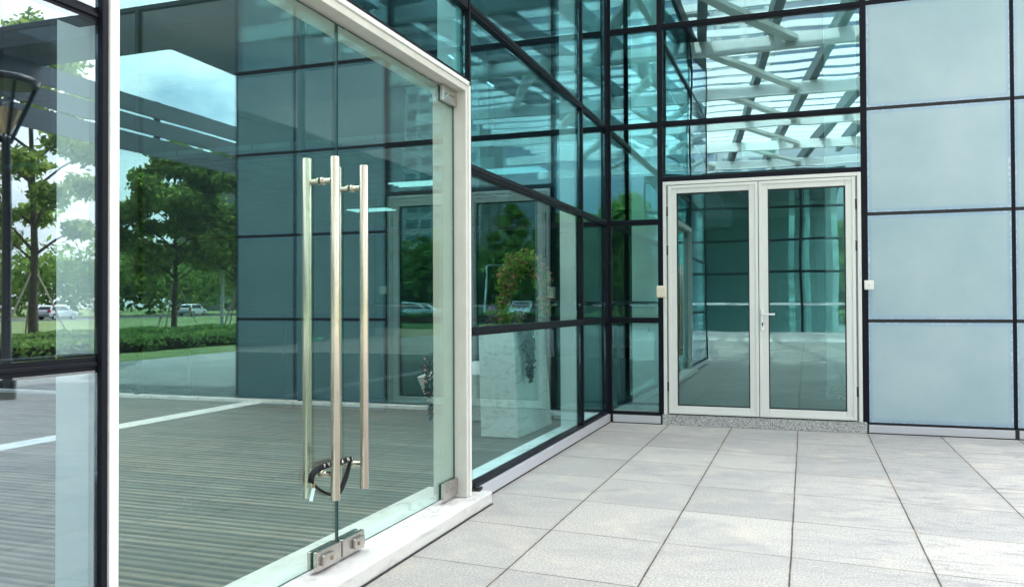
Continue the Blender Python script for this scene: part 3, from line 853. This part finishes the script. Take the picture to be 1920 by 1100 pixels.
hr = empty('handrail', 'dark steel handrail on slim posts running behind the glass', 'railing', (-4, 0.6, 0.1))
MB().tube([(-13.5, 0.62, 1.262), (0.45, 0.62, 1.262)], 0.022, 14).build('top_rail', M['rail'], hr)
for x in (-0.03, -1.6, -3.05, -4.5, -6.0, -7.5, -9.0):
    p = MB().box(x - 0.02, x + 0.02, 0.605, 0.635, 0.1, 1.245).build('post', M['rail'], hr, 0.003)
    MB().box(x - 0.06, x + 0.06, 0.56, 0.68, 0.1, 0.115).build('foot_plate', M['steel_grey'], p)

br = empty('steel_brace', 'slanting dark steel brace behind the upper glass by the corner', 'brace', (0.2, 2.0, 2.4))
MB().beam((-1.05, 2.0, 6.8), (0.92, 2.0, 2.35), 0.20, 0.30).build('strut', M['steel_dark'], br)
MB().box(0.70, 1.12, 1.85, 2.15, 2.2, 2.42).build('node_plate', M['steel_dark'], br)
sgp = empty('hanging_sign', 'blank pale glass sign panel hanging inside above the white door', 'sign', (1.55, 0.32, 2.9))
MB().box(1.36, 1.735, 0.30, 0.318, 2.80, 2.972).build('panel', M['white_plastic'], sgp, 0.002)
MB().box(1.40, 1.405, 0.306, 0.311, 2.973, 6.2).box(1.69, 1.695, 0.306, 0.311, 2.973, 6.2).build('wire', M['rail'], sgp)

# exit sign low on the back wall
es = empty('exit_sign', 'green lit running man exit sign with right arrow low on the wall', 'exit sign', (-8.95, 8.9, 0.5))
def onwall(px, py, y):
    d = fw * f_px + r2 * (px - 960) - u2 * (py - 550)
    return Cp + d * ((y - Cp.y) / d.y)
q0, q1 = onwall(578, 641.5, 8.9), onwall(607.5, 627.5, 8.9)
ex0, ex1, ez0, ez1 = q0.x, q1.x, q0.z, q1.z
MB().box(ex0, ex1, 8.86, 8.928, ez0, ez1).build('case', M['sign_dark'], es, 0.004)
W_, H_ = ex1 - ex0, ez1 - ez0
def sx(u): return ex0 + u * W_
def sz(v): return ez0 + v * H_
mb = MB()
def quad(pts): mb.add([(sx(u), 8.857, sz(v)) for u, v in pts], [tuple(range(len(pts)))])
quad([(0.20 + 0.035 * math.cos(a * math.pi / 5), 0.80 + 0.085 * math.sin(a * math.pi / 5)) for a in range(10)])
quad([(0.17, 0.70), (0.25, 0.66), (0.22, 0.42), (0.15, 0.45)])
quad([(0.16, 0.68), (0.07, 0.60), (0.05, 0.45), (0.08, 0.44), (0.10, 0.56), (0.16, 0.60)])
quad([(0.24, 0.64), (0.32, 0.52), (0.36, 0.54), (0.35, 0.59), (0.33, 0.58), (0.25, 0.70)])
quad([(0.15, 0.46), (0.19, 0.44), (0.14, 0.28), (0.05, 0.20), (0.04, 0.27), (0.11, 0.33)])
quad([(0.18, 0.45), (0.22, 0.44), (0.31, 0.32), (0.29, 0.12), (0.26, 0.13), (0.27, 0.29)])
quad([(0.40, 0.12), (0.435, 0.12), (0.435, 0.88), (0.40, 0.88)])
mb.build('running_man', M['sign_green'], es)
mb = MB()
quad([(0.52, 0.45), (0.78, 0.45), (0.78, 0.57), (0.52, 0.57)])
quad([(0.76, 0.28), (0.93, 0.51), (0.76, 0.74)])
mb.build('arrow', M['sign_green'], es)

# fluorescent ceiling lights
for x, y, lab in ((-4.0, 3.7, 'lit fluorescent ceiling light above the low flared planter'),
                  (-2.1, 3.0, 'lit fluorescent ceiling light nearest the corner, above the tall planter'),
                  (-6.6, 6.8, 'lit fluorescent ceiling light deeper in the glass room, left of the others')):
    o = empty('ceiling_light', lab, 'ceiling light', (x, y, 3.28), 'fluorescent lights inside the room')
    MB().box(x - 0.5, x + 0.5, y - 0.28, y + 0.28, 3.262, 3.279).build('tray', M['soffit'], o)
    for q in (-0.18, 0.0, 0.18):
        MB().tube([(x - 0.47, y + q, 3.25), (x + 0.47, y + q, 3.25)], 0.016, 8).build('tube', M['tube'], o)

# unseen building mass added above and around the rooms to shade the court
ub = empty('shade_block', 'unseen block added over the glass facade to cast shade on the court', 'building', (-4.7, 7, 6.4))
MB().box(-16, 4.6, 0.12, 15, Z6 + 0.02, Z6 + 0.3).build('floor_slab', M['soffit'], ub)
MB().box(-16, 4.6, 0.4, 15, Z6 + 0.31, 13.2).build('wall', M['frosted'], ub)
for k in range(2):
    z = 7.6 + k * 2.9
    MB().box(-15.5, 4.2, 0.36, 0.3985, z, z + 1.7).build('window_band', M['tower_glass'], ub)
MB().box(-14.1, -13.95, 0.1, 9.2, 0.1, Z6).build('end_wall', M['wall_in'], ub)

sbk = empty('horizon_blocker', 'dark block added past the far left end of the deck to keep bright sky out of the glass', 'building', (-20, -8, 0))  # added to stop the horizon sky reflecting in the inner glass wall
MB().box(-26, -14.2, -26, 12, 0.0, 7.0).build('wall', M['fascia'], sbk)
MB().box(-26.1, -14.1, -26.1, 12.1, 7.001, 7.2).build('roof', M['soffit'], sbk)

# ------------------------------------------------------------------ planters and flowers
def leaf_cloud(mb, centres, n, size, mi=0, flat=0.0):
    for _ in range(n):
        c, r = random.choice(centres)
        while True:
            d = Vector((random.uniform(-1, 1), random.uniform(-1, 1), random.uniform(-1, 1)))
            if d.length <= 1: break
        d = d * (0.45 + 0.55 * random.random())
        p = Vector(c) + Vector((d.x * r[0], d.y * r[1], d.z * r[2]))
        nrm = Vector((random.gauss(0, 1), random.gauss(0, 1), random.gauss(0, 1) + flat)).normalized()
        t = nrm.orthogonal().normalized()
        t = Matrix.Rotation(random.uniform(0, 6.28), 3, nrm) @ t
        b = nrm.cross(t)
        s = size * random.uniform(0.6, 1.3)
        mb.add([p - t * s, p - b * s * 0.45, p + t * s, p + b * s * 0.45], [(0, 1, 2, 3)], mi)
    return mb

pm = marble('planter_white', (0.58, 0.59, 0.56))
pA = empty('planter', 'tall white weathered planter standing behind the fixed glass pane', 'planter', (-0.65, -1.2, 0.05))
MB().hexa([(-0.82, -1.66, 0.05), (-0.455, -1.66, 0.05), (-0.43, -0.70, 0.05), (-0.82, -0.70, 0.05)],
          [(-0.86, -1.62, 1.06), (-0.515, -1.62, 1.06), (-0.50, -0.72, 1.06), (-0.86, -0.72, 1.06)]).build('pot', pm, pA, 0.01)
MB().box(-0.83, -0.54, -1.58, -0.76, 1.061, 1.07).build('soil', M['bark'], pA)
pl = empty('flowering_plant', 'arch of red flowers and trailing dark ivy spilling over the tall white planter', 'plant', (-0.6, -1.4, 1.06))
cA = [((-0.52, -1.52, 1.60), (0.17, 0.16, 0.15)), ((-0.62, -1.50, 1.42), (0.11, 0.14, 0.24)), ((-0.64, -1.5, 1.2), (0.10, 0.13, 0.18)), ((-0.30, -1.46, 1.50), (0.12, 0.14, 0.16)), ((-0.27, -1.46, 1.28), (0.08, 0.10, 0.2)), ((-0.45, -1.5, 1.68), (0.2, 0.14, 0.08))]
leaf_cloud(MB(), cA, 1300, 0.034).build('foliage', M['plant'], pl)
leaf_cloud(MB(), cA, 700, 0.024).build('blossom', M['red_fl'], pl)
cV = [((-0.44, -1.46, 1.00), (0.09, 0.12, 0.12)), ((-0.43, -1.45, 0.88), (0.06, 0.09, 0.13)), ((-0.42, -1.43, 0.76), (0.045, 0.065, 0.13)), ((-0.41, -1.46, 0.64), (0.03, 0.05, 0.10))]
leaf_cloud(MB(), cV, 620, 0.034).build('trailing_vine', M['vine'], pl)
leaf_cloud(MB(), cV[:2], 40, 0.013).build('blossom', M['purple_fl'], pl)
MB().tube([(-0.62, -1.5, 1.05), (-0.62, -1.5, 1.5), (-0.45, -1.5, 1.68), (-0.30, -1.47, 1.5), (-0.30, -1.47, 1.1)], 0.008, 6).build('stem', M['bark'], pl)
pp = empty('purple_flowers', 'low purple flowers growing at the back of the tall white planter', 'plant', (-0.72, -1.1, 1.06))
cP = [((-0.76, -1.50, 1.16), (0.07, 0.09, 0.12)), ((-0.70, -1.0, 1.14), (0.12, 0.2, 0.10)), ((-0.80, -1.25, 1.17), (0.06, 0.14, 0.12))]
leaf_cloud(MB(), cP, 420, 0.022).build('foliage', M['plant'], pp)
leaf_cloud(MB(), cP, 320, 0.019).build('blossom', M['purple_fl'], pp)

pB = empty('flared_planter', 'low white flared planter box on the deck beside the white jamb', 'planter', (-1.35, -0.45, 0.05))
MB().hexa([(-1.72, -0.72, 0.05), (-1.15, -0.72, 0.05), (-1.15, -0.18, 0.05), (-1.72, -0.18, 0.05)],
          [(-1.86, -0.84, 0.50), (-1.02, -0.84, 0.56), (-1.02, -0.08, 0.66), (-1.86, -0.08, 0.60)]).build('pot', pm, pB, 0.008)
pf = empty('flowering_creeper', 'dark creeper with pink flowers hanging over the low flared planter', 'plant', (-1.4, -0.7, 0.5))
cB = [((-1.70, -0.86, 0.62), (0.10, 0.10, 0.14)), ((-1.70, -0.89, 0.40), (0.06, 0.05, 0.17)), ((-1.66, -0.86, 0.17), (0.08, 0.06, 0.12)), ((-1.45, -0.8, 0.66), (0.22, 0.2, 0.12))]
leaf_cloud(MB(), cB, 620, 0.034).build('foliage', M['vine'], pf)
leaf_cloud(MB(), cB, 170, 0.020).build('blossom', M['red_fl'], pf)

# ------------------------------------------------------------------ canopy over the court
cp = empty('roof_canopy', 'open steel canopy of white purlins and dark beams over the court, mirrored in the glass', 'canopy', (3, -12, 6))
bdir = Vector((-0.1305, -0.9914, 0))
for k, x in enumerate((-0.55, 0.62, 1.86, 3.05, 4.25, 5.45)):
    a = Vector((x + 0.45, -0.4 if x < 4.7 else 2.4, 6.30)); b = a + bdir * 22.5
    MB().beam(a, b, 0.16, 0.30).build('beam', M['steel_dark'], cp)
for y in (-3.5, -7.0, -10.5, -13.9, -17.3, -20.6):
    MB().box(-6.0, 7.2, y - 0.07, y + 0.07, 5.86, 6.12).build('purlin', M['steel_white'], cp)
for k in range(24):
    y = -3.5 - 0.86 * (k * 0.84)
    MB().box(-5.5, 6.9, y - 0.03, y + 0.03, 6.47, 6.60).build('slat', M['steel_white'], cp)
for y0, y1 in ((-3.5, -7.0), (-7.0, -10.5), (-10.5, -13.9), (-13.9, -17.3), (-17.3, -20.6)):
    for x in (-2.6, 0.2, 3.0):
        MB().beam((x, y0 - 0.08, 6.0), (x + 1.6, y1 + 0.08, 6.0), 0.20, 0.08).build('diagonal', M['steel_white'], cp)
wk = empty('walkway_roof', 'grey soffit slab and slotted eaves beam of the covered walkway, mirrored in the glass', 'canopy', (10, 10, 6))
MB().box(4.72, 8.98, 2.6, 6.6, 6.0, 6.4).box(8.9805, 12.2, 2.6, 3.72, 6.0, 6.4).build('soffit_slab', M['soffit'], wk)
for z0, z1 in ((5.64, 6.02), (5.22, 5.58), (4.74, 5.16)):
    MB().box(12.2, 12.25, -1.5, 45, z0, z1).build('eaves_tier', M['fascia'], wk)
for y in range(-1, 45, 4):
    MB().box(12.2505, 12.36, y, y + 0.1, 4.72, 6.05).build('eaves_bracket', M['fascia'], wk)
for y in (5.7, 13.0, 24.0, 36.0):
    MB().tube([(12.38, y, 0.0), (12.38, y, 4.74)], 0.13, 16).build('column', M['column'], wk)
MB().beam((8.95, 7.2, 6.0), (12.25, 10.8, 5.0), 0.3, 0.35).build('strut', M['fascia'], wk)

# glass pavilion opposite, behind the camera
gp = empty('glass_pavilion', 'dark glass pavilion with black grid on the far side of the court, behind the viewer', 'building', (-2, -20.7, 0))
px0, px1, py = -14.1, 3.25, -20.7
MB().box(px0, px1, py - 8, py - 7.8, 0, 5.6).box(px0, px0 + 0.2, py - 7.8, py - 0.1, 0, 5.6).build('wall', M['wall_lit'], gp)
MB().box(px0, px1, py - 7.79, py - 0.09, 0.0, 0.05).build('floor', M['wall_pale'], gp)
MB().box(px0, px1, py - 8, py, 5.6, 5.8).build('roof', M['soffit'], gp)
MB().box(px0, px1, py - 0.05, py + 0.06, 0.0, 0.30).build('base_trim', M['marble'], gp)
gxs = [-14.1, -11.4, -9.0, -6.6, -4.2, -1.8, 0.35, 1.85, 3.25]
for i in range(8):
    for z0, z1 in ((0.3, 1.25), (1.25, 2.3), (2.3, 3.4), (3.4, 4.5), (4.5, 5.6)):
        MB().box(gxs[i] + 0.03, gxs[i + 1] - 0.03, py - 0.03, py - 0.015, z0 + 0.03, z1 - 0.03).build('pane', M['glass_pav'], gp)
for x in gxs:
    MB().box(x - 0.04, x + 0.04, py - 0.08, py + 0.02, 0.3, 5.6).build('mullion', M['black'], gp)
for z in (1.25, 2.3, 3.4, 4.5):
    MB().box(px0 + 0.05, px1 - 0.05, py - 0.07, py + 0.012, z - 0.04, z + 0.04).build('transom', M['black'] if z > 1.5 else M['silver'], gp)
for x in (1.55, 2.05, 2.95):
    MB().box(x - 0.09, x + 0.09, py - 1.2, py - 1.0, 0, 5.6).build('column', M['column'], gp)

# ------------------------------------------------------------------ towers
def tower(name, label, x, y, wx, wy, h, nfl, face):
    o = empty(name, label, 'building', (x, y, 0))
    MB().box(x - wx / 2, x + wx / 2, y - wy / 2, y + wy / 2, 0, h).build('wall', M['tower_white'], o)
    MB().box(x - wx * 0.12, x + wx * 0.10, y + wy / 2, y + wy / 2 + 0.8, 0, h + 2).build('stair_shaft', M['tower_grey'], o)
    fh = h / nfl
    for k in range(1, nfl):
        z = k * fh
        for u0, u1 in ((-0.46, -0.34), (-0.29, -0.16), (0.15, 0.28), (0.33, 0.46)):
            MB().box(x + u0 * wx, x + u1 * wx, y + wy / 2 - 0.5, y + wy / 2 + 0.05, z + 0.7, z + fh - 0.7).build('window', M['tower_glass'], o)
        mb = MB()
        mb.box(x - wx * 0.10, x + wx * 0.08, y + wy / 2 + 0.801, y + wy / 2 + 1.8, z, z + 1.0)
        mb.build('balcony', M['tower_white'], o)
    return o
tower('apartment_tower', 'white apartment tower with grey balcony stack, mirrored in the white door', 66, -150, 17, 12, 48, 15, 1)
tower('tower_block', 'wide pale tower block rising beyond the canopy, mirrored above the white door', -9, -95, 15, 14, 58, 19, 1)
tower('office_tower', 'pale tower with window rows far beyond the trees, mirrored at left', 150, 190, 26, 20, 36, 11, 1)

# ------------------------------------------------------------------ trees
def tree_meshes(h, rad, trunk_h, n, size, mat, seed, lobes=16):
    random.seed(seed)
    tb = MB()
    r0 = 0.028 * h ** 0.9 * 0.7
    tb.tube([(0, 0, -0.03), (0.02, 0.01, trunk_h * 0.5), (-0.03, 0.02, trunk_h), (0.02, -0.03, h * 0.7), (0, 0, h * 0.92)], [r0, r0 * 0.8, r0 * 0.68, r0 * 0.35, 0.02], 10)
    cs = []
    for k in range(lobes):
        t = (k + 0.5) / lobes
        z = trunk_h * 0.95 + (h - trunk_h) * (0.08 + 0.86 * t)
        prof = math.sin(math.pi * min(1, 0.18 + t * 0.8)) ** 0.7
        a = k * 2.39996 + random.uniform(-0.3, 0.3)
        rr = rad * prof * random.uniform(0.45, 0.85)
        c = (rr * math.cos(a), rr * math.sin(a), z)
        s = rad * random.uniform(0.26, 0.46)
        cs.append((c, (s, s, s * 0.62)))
        zb = max(trunk_h * 0.8, z - rr * 0.7)
        tb.tube([(0, 0, zb), (c[0] * 0.5, c[1] * 0.5, (zb + z) / 2 + 0.1), c], [r0 * 0.34, r0 * 0.2, 0.015], 6)
    cs.append(((0, 0, h * 0.93), (rad * 0.3, rad * 0.3, h * 0.08)))
    cb = leaf_cloud(MB(), cs, n, size)
    return tb, cb
def tree_proto(name, label, loc, *args, group=None, mat=None):
    o = empty(name, label, 'tree', (0, 0, 0), group)
    tb, cb = tree_meshes(*args)
    tb.build('trunk', M['bark'], o)
    cb.build('crown', mat or M['leaf'], o)
    o.location = loc
    return o
def tree_copy(src, label, loc, rz, sc=1.0, group=None):
    o = src.copy(); COL.objects.link(o)
    o.location = loc; o.rotation_euler = (0, 0, rz); o.scale = (sc, sc, sc)
    o['label'] = label
    if group: o['group'] = group
    for c in src.children:
        d = c.copy(); COL.objects.link(d); d.parent = o
    return o
G1 = 'street trees mirrored in the glass'
tA = tree_proto('street_tree', 'tall leafy tree held by stakes behind the funnel lamp, mirrored in the left window', (23.5, 13.2, 0), 11.6, 2.6, 3.0, 11000, 0.15, M['leaf'], 3, 22, group=G1)
tB = tree_proto('street_tree', 'round dark forked tree with stakes beside the path, mirrored in the left door', (28.0, 25.5, 0), 9.6, 3.3, 2.8, 24000, 0.17, M['leaf'], 11, 24, group=G1)
tree_copy(tB, 'dark tree next to the white lamp post, mirrored at the edge of the frosted wall', (24.8, 26.4, 0), 1.3, 0.98, G1)
tree_copy(tA, 'bushy tree behind the silver hatchback, mirrored in the white door', (24, -66, 0), 0.6, 0.95, G1)
tC = tree_proto('pale_tree', 'pale green round tree behind the white cars, mirrored in the right white door leaf', (17.5, -61, 0), 9.0, 3.6, 2.2, 20000, 0.19, M['leaf2'], 21, 20, group=G1, mat=M['leaf2'])
tree_copy(tC, 'pale tree left of the parked cars, nearest the corner reflection', (11.5, -56, 0), 2.0, 1.05, G1)
tree_copy(tC, 'pale tree at the end of the parked cars under the apartment tower', (33, -68, 0), 3.4, 0.85, G1)
tree_copy(tC, 'pale tree standing right beside the glass pavilion', (5.6, -40, 0), 5.0, 0.75, G1)
tree_copy(tB, 'dark tree behind the pale trees, beyond the parking lot', (20.5, -74, 0), 0.2, 1.2, G1)
tree_copy(tB, 'dark tree at the edge of the parking lot behind the pavilion', (13.5, -70, 0), 2.9, 1.25, G1)

# far wood beyond the road: one mass
random.seed(5)
mb = MB()
cs = []
for k in range(70):
    t = k / 69
    ax = R(12 + 92 * t)                     # azimuth from +Y clockwise
    d = random.uniform(122, 150)
    hgt = random.uniform(8, 15)
    cs.append(((CAMP.x + d * math.sin(ax), CAMP.y + d * math.cos(ax), hgt * 0.5), (7.0, 7.0, hgt * 0.55)))
for k in range(46):
    t = k / 45
    ax = R(181 - 62 * t)
    d = random.uniform(74, 92)
    hgt = random.uniform(7, 11)
    cs.append(((CAMP.x + d * math.sin(ax), CAMP.y + d * math.cos(ax), hgt * 0.5), (5.0, 5.0, hgt * 0.55)))
leaf_cloud(mb, cs, 75000, 0.6)
o = mb.build('far_wood', M['leaf2'], kind='stuff')
tag(o, 'mass of green trees closing the view beyond the road', 'wood')
# hedge rows: lawns and hedges near the walkway
random.seed(6)
def hedge(x0, x1, y0, y1, h, label, n):
    o = empty('hedge', label, 'hedge', ((x0 + x1) / 2, (y0 + y1) / 2, 0))
    mb = MB()
    for _ in range(n):
        p = Vector((random.uniform(x0, x1), random.uniform(y0, y1), 0))
        top = h * (0.86 + 0.14 * math.sin(p.y * 1.7) * math.cos(p.x * 2.1))
        p.z = top * (1 - random.random() ** 2.2 * 0.95)
        nrm = Vector((random.gauss(0, 1), random.gauss(0, 1), random.gauss(0.5, 1))).normalized()
        t = nrm.orthogonal().normalized(); b = nrm.cross(t); s = random.uniform(0.05, 0.11)
        mb.add([p - t * s, p - b * s * 0.6, p + t * s, p + b * s * 0.6], [(0, 1, 2, 3)])
    mb.build('foliage', M['hedge'], o)
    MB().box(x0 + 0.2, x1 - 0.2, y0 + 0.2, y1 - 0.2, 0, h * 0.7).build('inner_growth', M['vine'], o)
    return o
hedge(15.5, 18.0, 4, 26, 0.42, 'clipped green hedge along the lawn edge, mirrored in the door leaf', 15000)
hedge(21.0, 23.0, 5, 26, 0.45, 'second lower hedge nearer the street trees', 9000)
hedge(4.0, 44, -46.8, -45.2, 0.75, 'long clipped hedge in front of the parked cars', 9000)

# tree stakes
def stakes(x, y, label):
    o = empty('tree_stakes', label, 'tree support', (x, y, 0), 'timber tree supports')
    for a in (0.5, 2.6, 4.7):
        MB().tube([(x + 1.25 * math.cos(a), y + 1.25 * math.sin(a), 0), (x + 0.08 * math.cos(a), y + 0.08 * math.sin(a), 2.5)], 0.035, 8).build('stake', M['timber'], o)
    return o
stakes(23.5, 13.2, 'three pale timber stakes propping the tall tree behind the funnel lamp')
stakes(28.0, 25.5, 'three pale timber stakes propping the round dark tree with forked trunk')
stakes(24.8, 26.4, 'three pale timber stakes propping the dark tree by the lamp post')

# ------------------------------------------------------------------ lamps
lp = empty('garden_lamp', 'dark funnel shaped garden lamp on a pole, mirrored in the left window', 'lamp', (8.3, -0.3, 0))
lx, ly = 8.3, -0.3
MB().tube([(lx, ly, 0), (lx, ly, 0.25), (lx, ly, 0.26), (lx, ly, 3.55)], [0.11, 0.11, 0.06, 0.055], 14).build('pole', M['lamp_metal'], lp)
MB().tube([(lx, ly, 4.28), (lx, ly, 4.36), (lx, ly, 4.40)], [0.40, 0.41, 0.30], 28).build('cap', M['lamp_metal'], lp)
MB().tube([(lx, ly, 3.62), (lx, ly, 3.95)], [0.06, 0.19], 20).build('reflector', M['lamp_cream'], lp)
MB().tube([(lx, ly, 3.951), (lx, ly, 4.05)], [0.03, 0.03], 10).build('bulb', M['lampglass'], lp)
for k in range(4):
    a = k * math.pi / 2 + 0.4
    MB().beam((lx + 0.05 * math.cos(a), ly + 0.05 * math.sin(a), 3.5), (lx + 0.36 * math.cos(a), ly + 0.36 * math.sin(a), 4.28), 0.03, 0.05).build('rib', M['lamp_metal'], lp)

def street_lamp(x, y, h, label):
    o = empty('street_lamp', label, 'lamp', (x, y, 0), 'white street lamps')
    MB().tube([(x, y, 0), (x, y, h)], [0.11, 0.07], 12).build('pole', M['steel_white'], o)
    MB().beam((x, y, h), (x - 1.0, y - 0.3, h + 0.12), 0.07, 0.07).build('arm', M['steel_white'], o)
    MB().beam((x - 0.7, y - 0.22, h + 0.09), (x - 1.5, y - 0.45, h + 0.17), 0.28, 0.09).build('lamp_head', M['steel_grey'], o)
street_lamp(26.2, 26.9, 3.9, 'white street lamp between the two dark trees by the path')
street_lamp(30.5, 34.0, 4.3, 'white street lamp farther along, beyond the second dark tree')
street_lamp(23.5, -58, 4.6, 'white street lamp behind the white car in the parking lot')

# ------------------------------------------------------------------ cars
def car(x, y, rz, paintm, label):
    o = empty('parked_car', label, 'car', (0, 0, 0), 'cars parked across the lot and road')
    W = 0.86
    prof = [(-2.0, 0.32), (-2.06, 0.62), (-1.98, 0.92), (-1.80, 1.02), (-1.55, 1.38), (-1.2, 1.50), (0.1, 1.50), (0.55, 1.40), (1.12, 0.98), (1.75, 0.86), (2.02, 0.70), (2.06, 0.42), (1.95, 0.30)]
    def wid(z): return W if z < 0.95 else W - 0.16 * (z - 0.95) / 0.55
    mb = MB()
    n = len(prof)
    vs = [(px, -wid(pz), pz) for px, pz in prof] + [(px, wid(pz), pz) for px, pz in prof]
    mb.add(vs, [tuple(range(n - 1, -1, -1)), tuple(range(n, 2 * n))] + [(i, (i + 1) % n, n + (i + 1) % n, n + i) for i in range(n)])
    mb.build('body', paintm, o, 0.05)
    for s in (-1, 1):
        for q in ([(-1.62, 1.03), (-1.45, 1.36), (-0.72, 1.42), (-0.72, 1.0)], [(-0.64, 1.0), (-0.64, 1.42), (0.10, 1.42), (0.42, 1.34), (0.92, 0.98)]):
            pts = [(a, s * (wid(z) + 0.012), z) for a, z in q] + [(a, s * (wid(z) - 0.03), z) for a, z in q]
            k = len(q)
            MB().add(pts, [tuple(range(k)), tuple(range(2 * k - 1, k - 1, -1))] + [(i, (i + 1) % k, k + (i + 1) % k, k + i) for i in range(k)]).build('side_window', M['car_glass'], o)
    MB().hexa([(-1.825, -0.66, 1.05), (-1.60, -0.60, 1.36), (-1.60, 0.60, 1.36), (-1.825, 0.66, 1.05)], [(-1.79, -0.66, 1.04), (-1.56, -0.60, 1.35), (-1.56, 0.60, 1.35), (-1.79, 0.66, 1.04)]).build('rear_window', M['car_glass'], o)
    MB().hexa([(0.60, -0.62, 1.385), (1.09, -0.70, 1.02), (1.09, 0.70, 1.02), (0.60, 0.62, 1.385)], [(0.62, -0.62, 1.40), (1.11, -0.70, 1.035), (1.11, 0.70, 1.035), (0.62, 0.62, 1.40)]).build('windscreen', M['car_glass'], o)
    for s in (-1, 1):
        MB().box(-2.075, -1.80, s * 0.66, s * 0.875, 0.72, 1.06).build('tail_light', M['tail'], o, 0.03)
        MB().box(1.80, 2.07, s * 0.52, s * 0.84, 0.62, 0.78).build('headlight', M['lampglass'], o, 0.03)
        for xx in (-1.28, 1.30):
            wv = MB().tube([(xx, s * 0.70, 0.31), (xx, s * 0.885, 0.31)], 0.31, 20).build('wheel', M['tyre'], o)
            MB().tube([(xx, s * 0.886, 0.31), (xx, s * 0.895, 0.31)], 0.19, 16).build('rim', M['rim'], wv)
    MB().box(-2.10, -1.95, -0.80, 0.80, 0.34, 0.56).box(1.95, 2.10, -0.80, 0.80, 0.34, 0.52).build('bumper', M['steel_grey'], o, 0.03)
    o.location = (x, y, 0); o.rotation_euler = (0, 0, rz)
    return o
def car_copy(src, x, y, rz, paintm, label):
    o = src.copy(); COL.objects.link(o); o.location = (x, y, 0); o.rotation_euler = (0, 0, rz); o['label'] = label
    for c in src.children:
        d = c.copy(); COL.objects.link(d); d.parent = o
        if c.name.startswith('body'):
            d.data = c.data.copy(); d.data.materials.clear(); d.data.materials.append(paintm)
        for c2 in c.children:
            e = c2.copy(); COL.objects.link(e); e.parent = d
    return o
c0 = car(28.2, -53.5, R(200), M['car_silver'], 'silver hatchback with red tail lamps parked behind the hedge, mirrored in the white door')
car_copy(c0, 29.5, -58.5, R(188), M['car_white'], 'white hatchback parked one row behind the silver hatchback')
car_copy(c0, 18.6, -53.5, R(96), M['car_white'], 'white hatchback facing the hedge, mirrored beside the red flowers')
car_copy(c0, 14.8, -54.0, R(92), M['car_dark'], 'dark hatchback parked left of the white one facing the hedge')
car_copy(c0, 72.5, 79.5, R(80), M['car_white'], 'white hatchback on the road behind the forked tree')
car_copy(c0, 72.5, 92.0, R(86), M['car_silver'], 'silver hatchback on the road between the two dark trees')
car_copy(c0, 72.8, 104.0, R(84), M['car_dark'], 'dark hatchback on the road past the second dark tree')
car_copy(c0, 72.2, 58.0, R(84), M['car_silver'], 'silver hatchback on the road behind the staked tall tree')

# ------------------------------------------------------------------ render settings
scene.render.engine = 'CYCLES'
cy = scene.cycles
cy.max_bounces = 12
cy.diffuse_bounces = 4
cy.glossy_bounces = 6
cy.transmission_bounces = 6
cy.transparent_max_bounces = 40
cy.caustics_reflective = False
cy.caustics_refractive = False
cy.sample_clamp_indirect = 8.0
try:
    cy.use_denoising = True
    cy.denoiser = 'OPENIMAGEDENOISE'
except Exception:
    pass
vs = scene.view_settings
scene.display_settings.display_device = 'sRGB'
vs.view_transform = 'Standard'
vs.look = 'None'
vs.exposure = 0.84
vs.gamma = 1.0
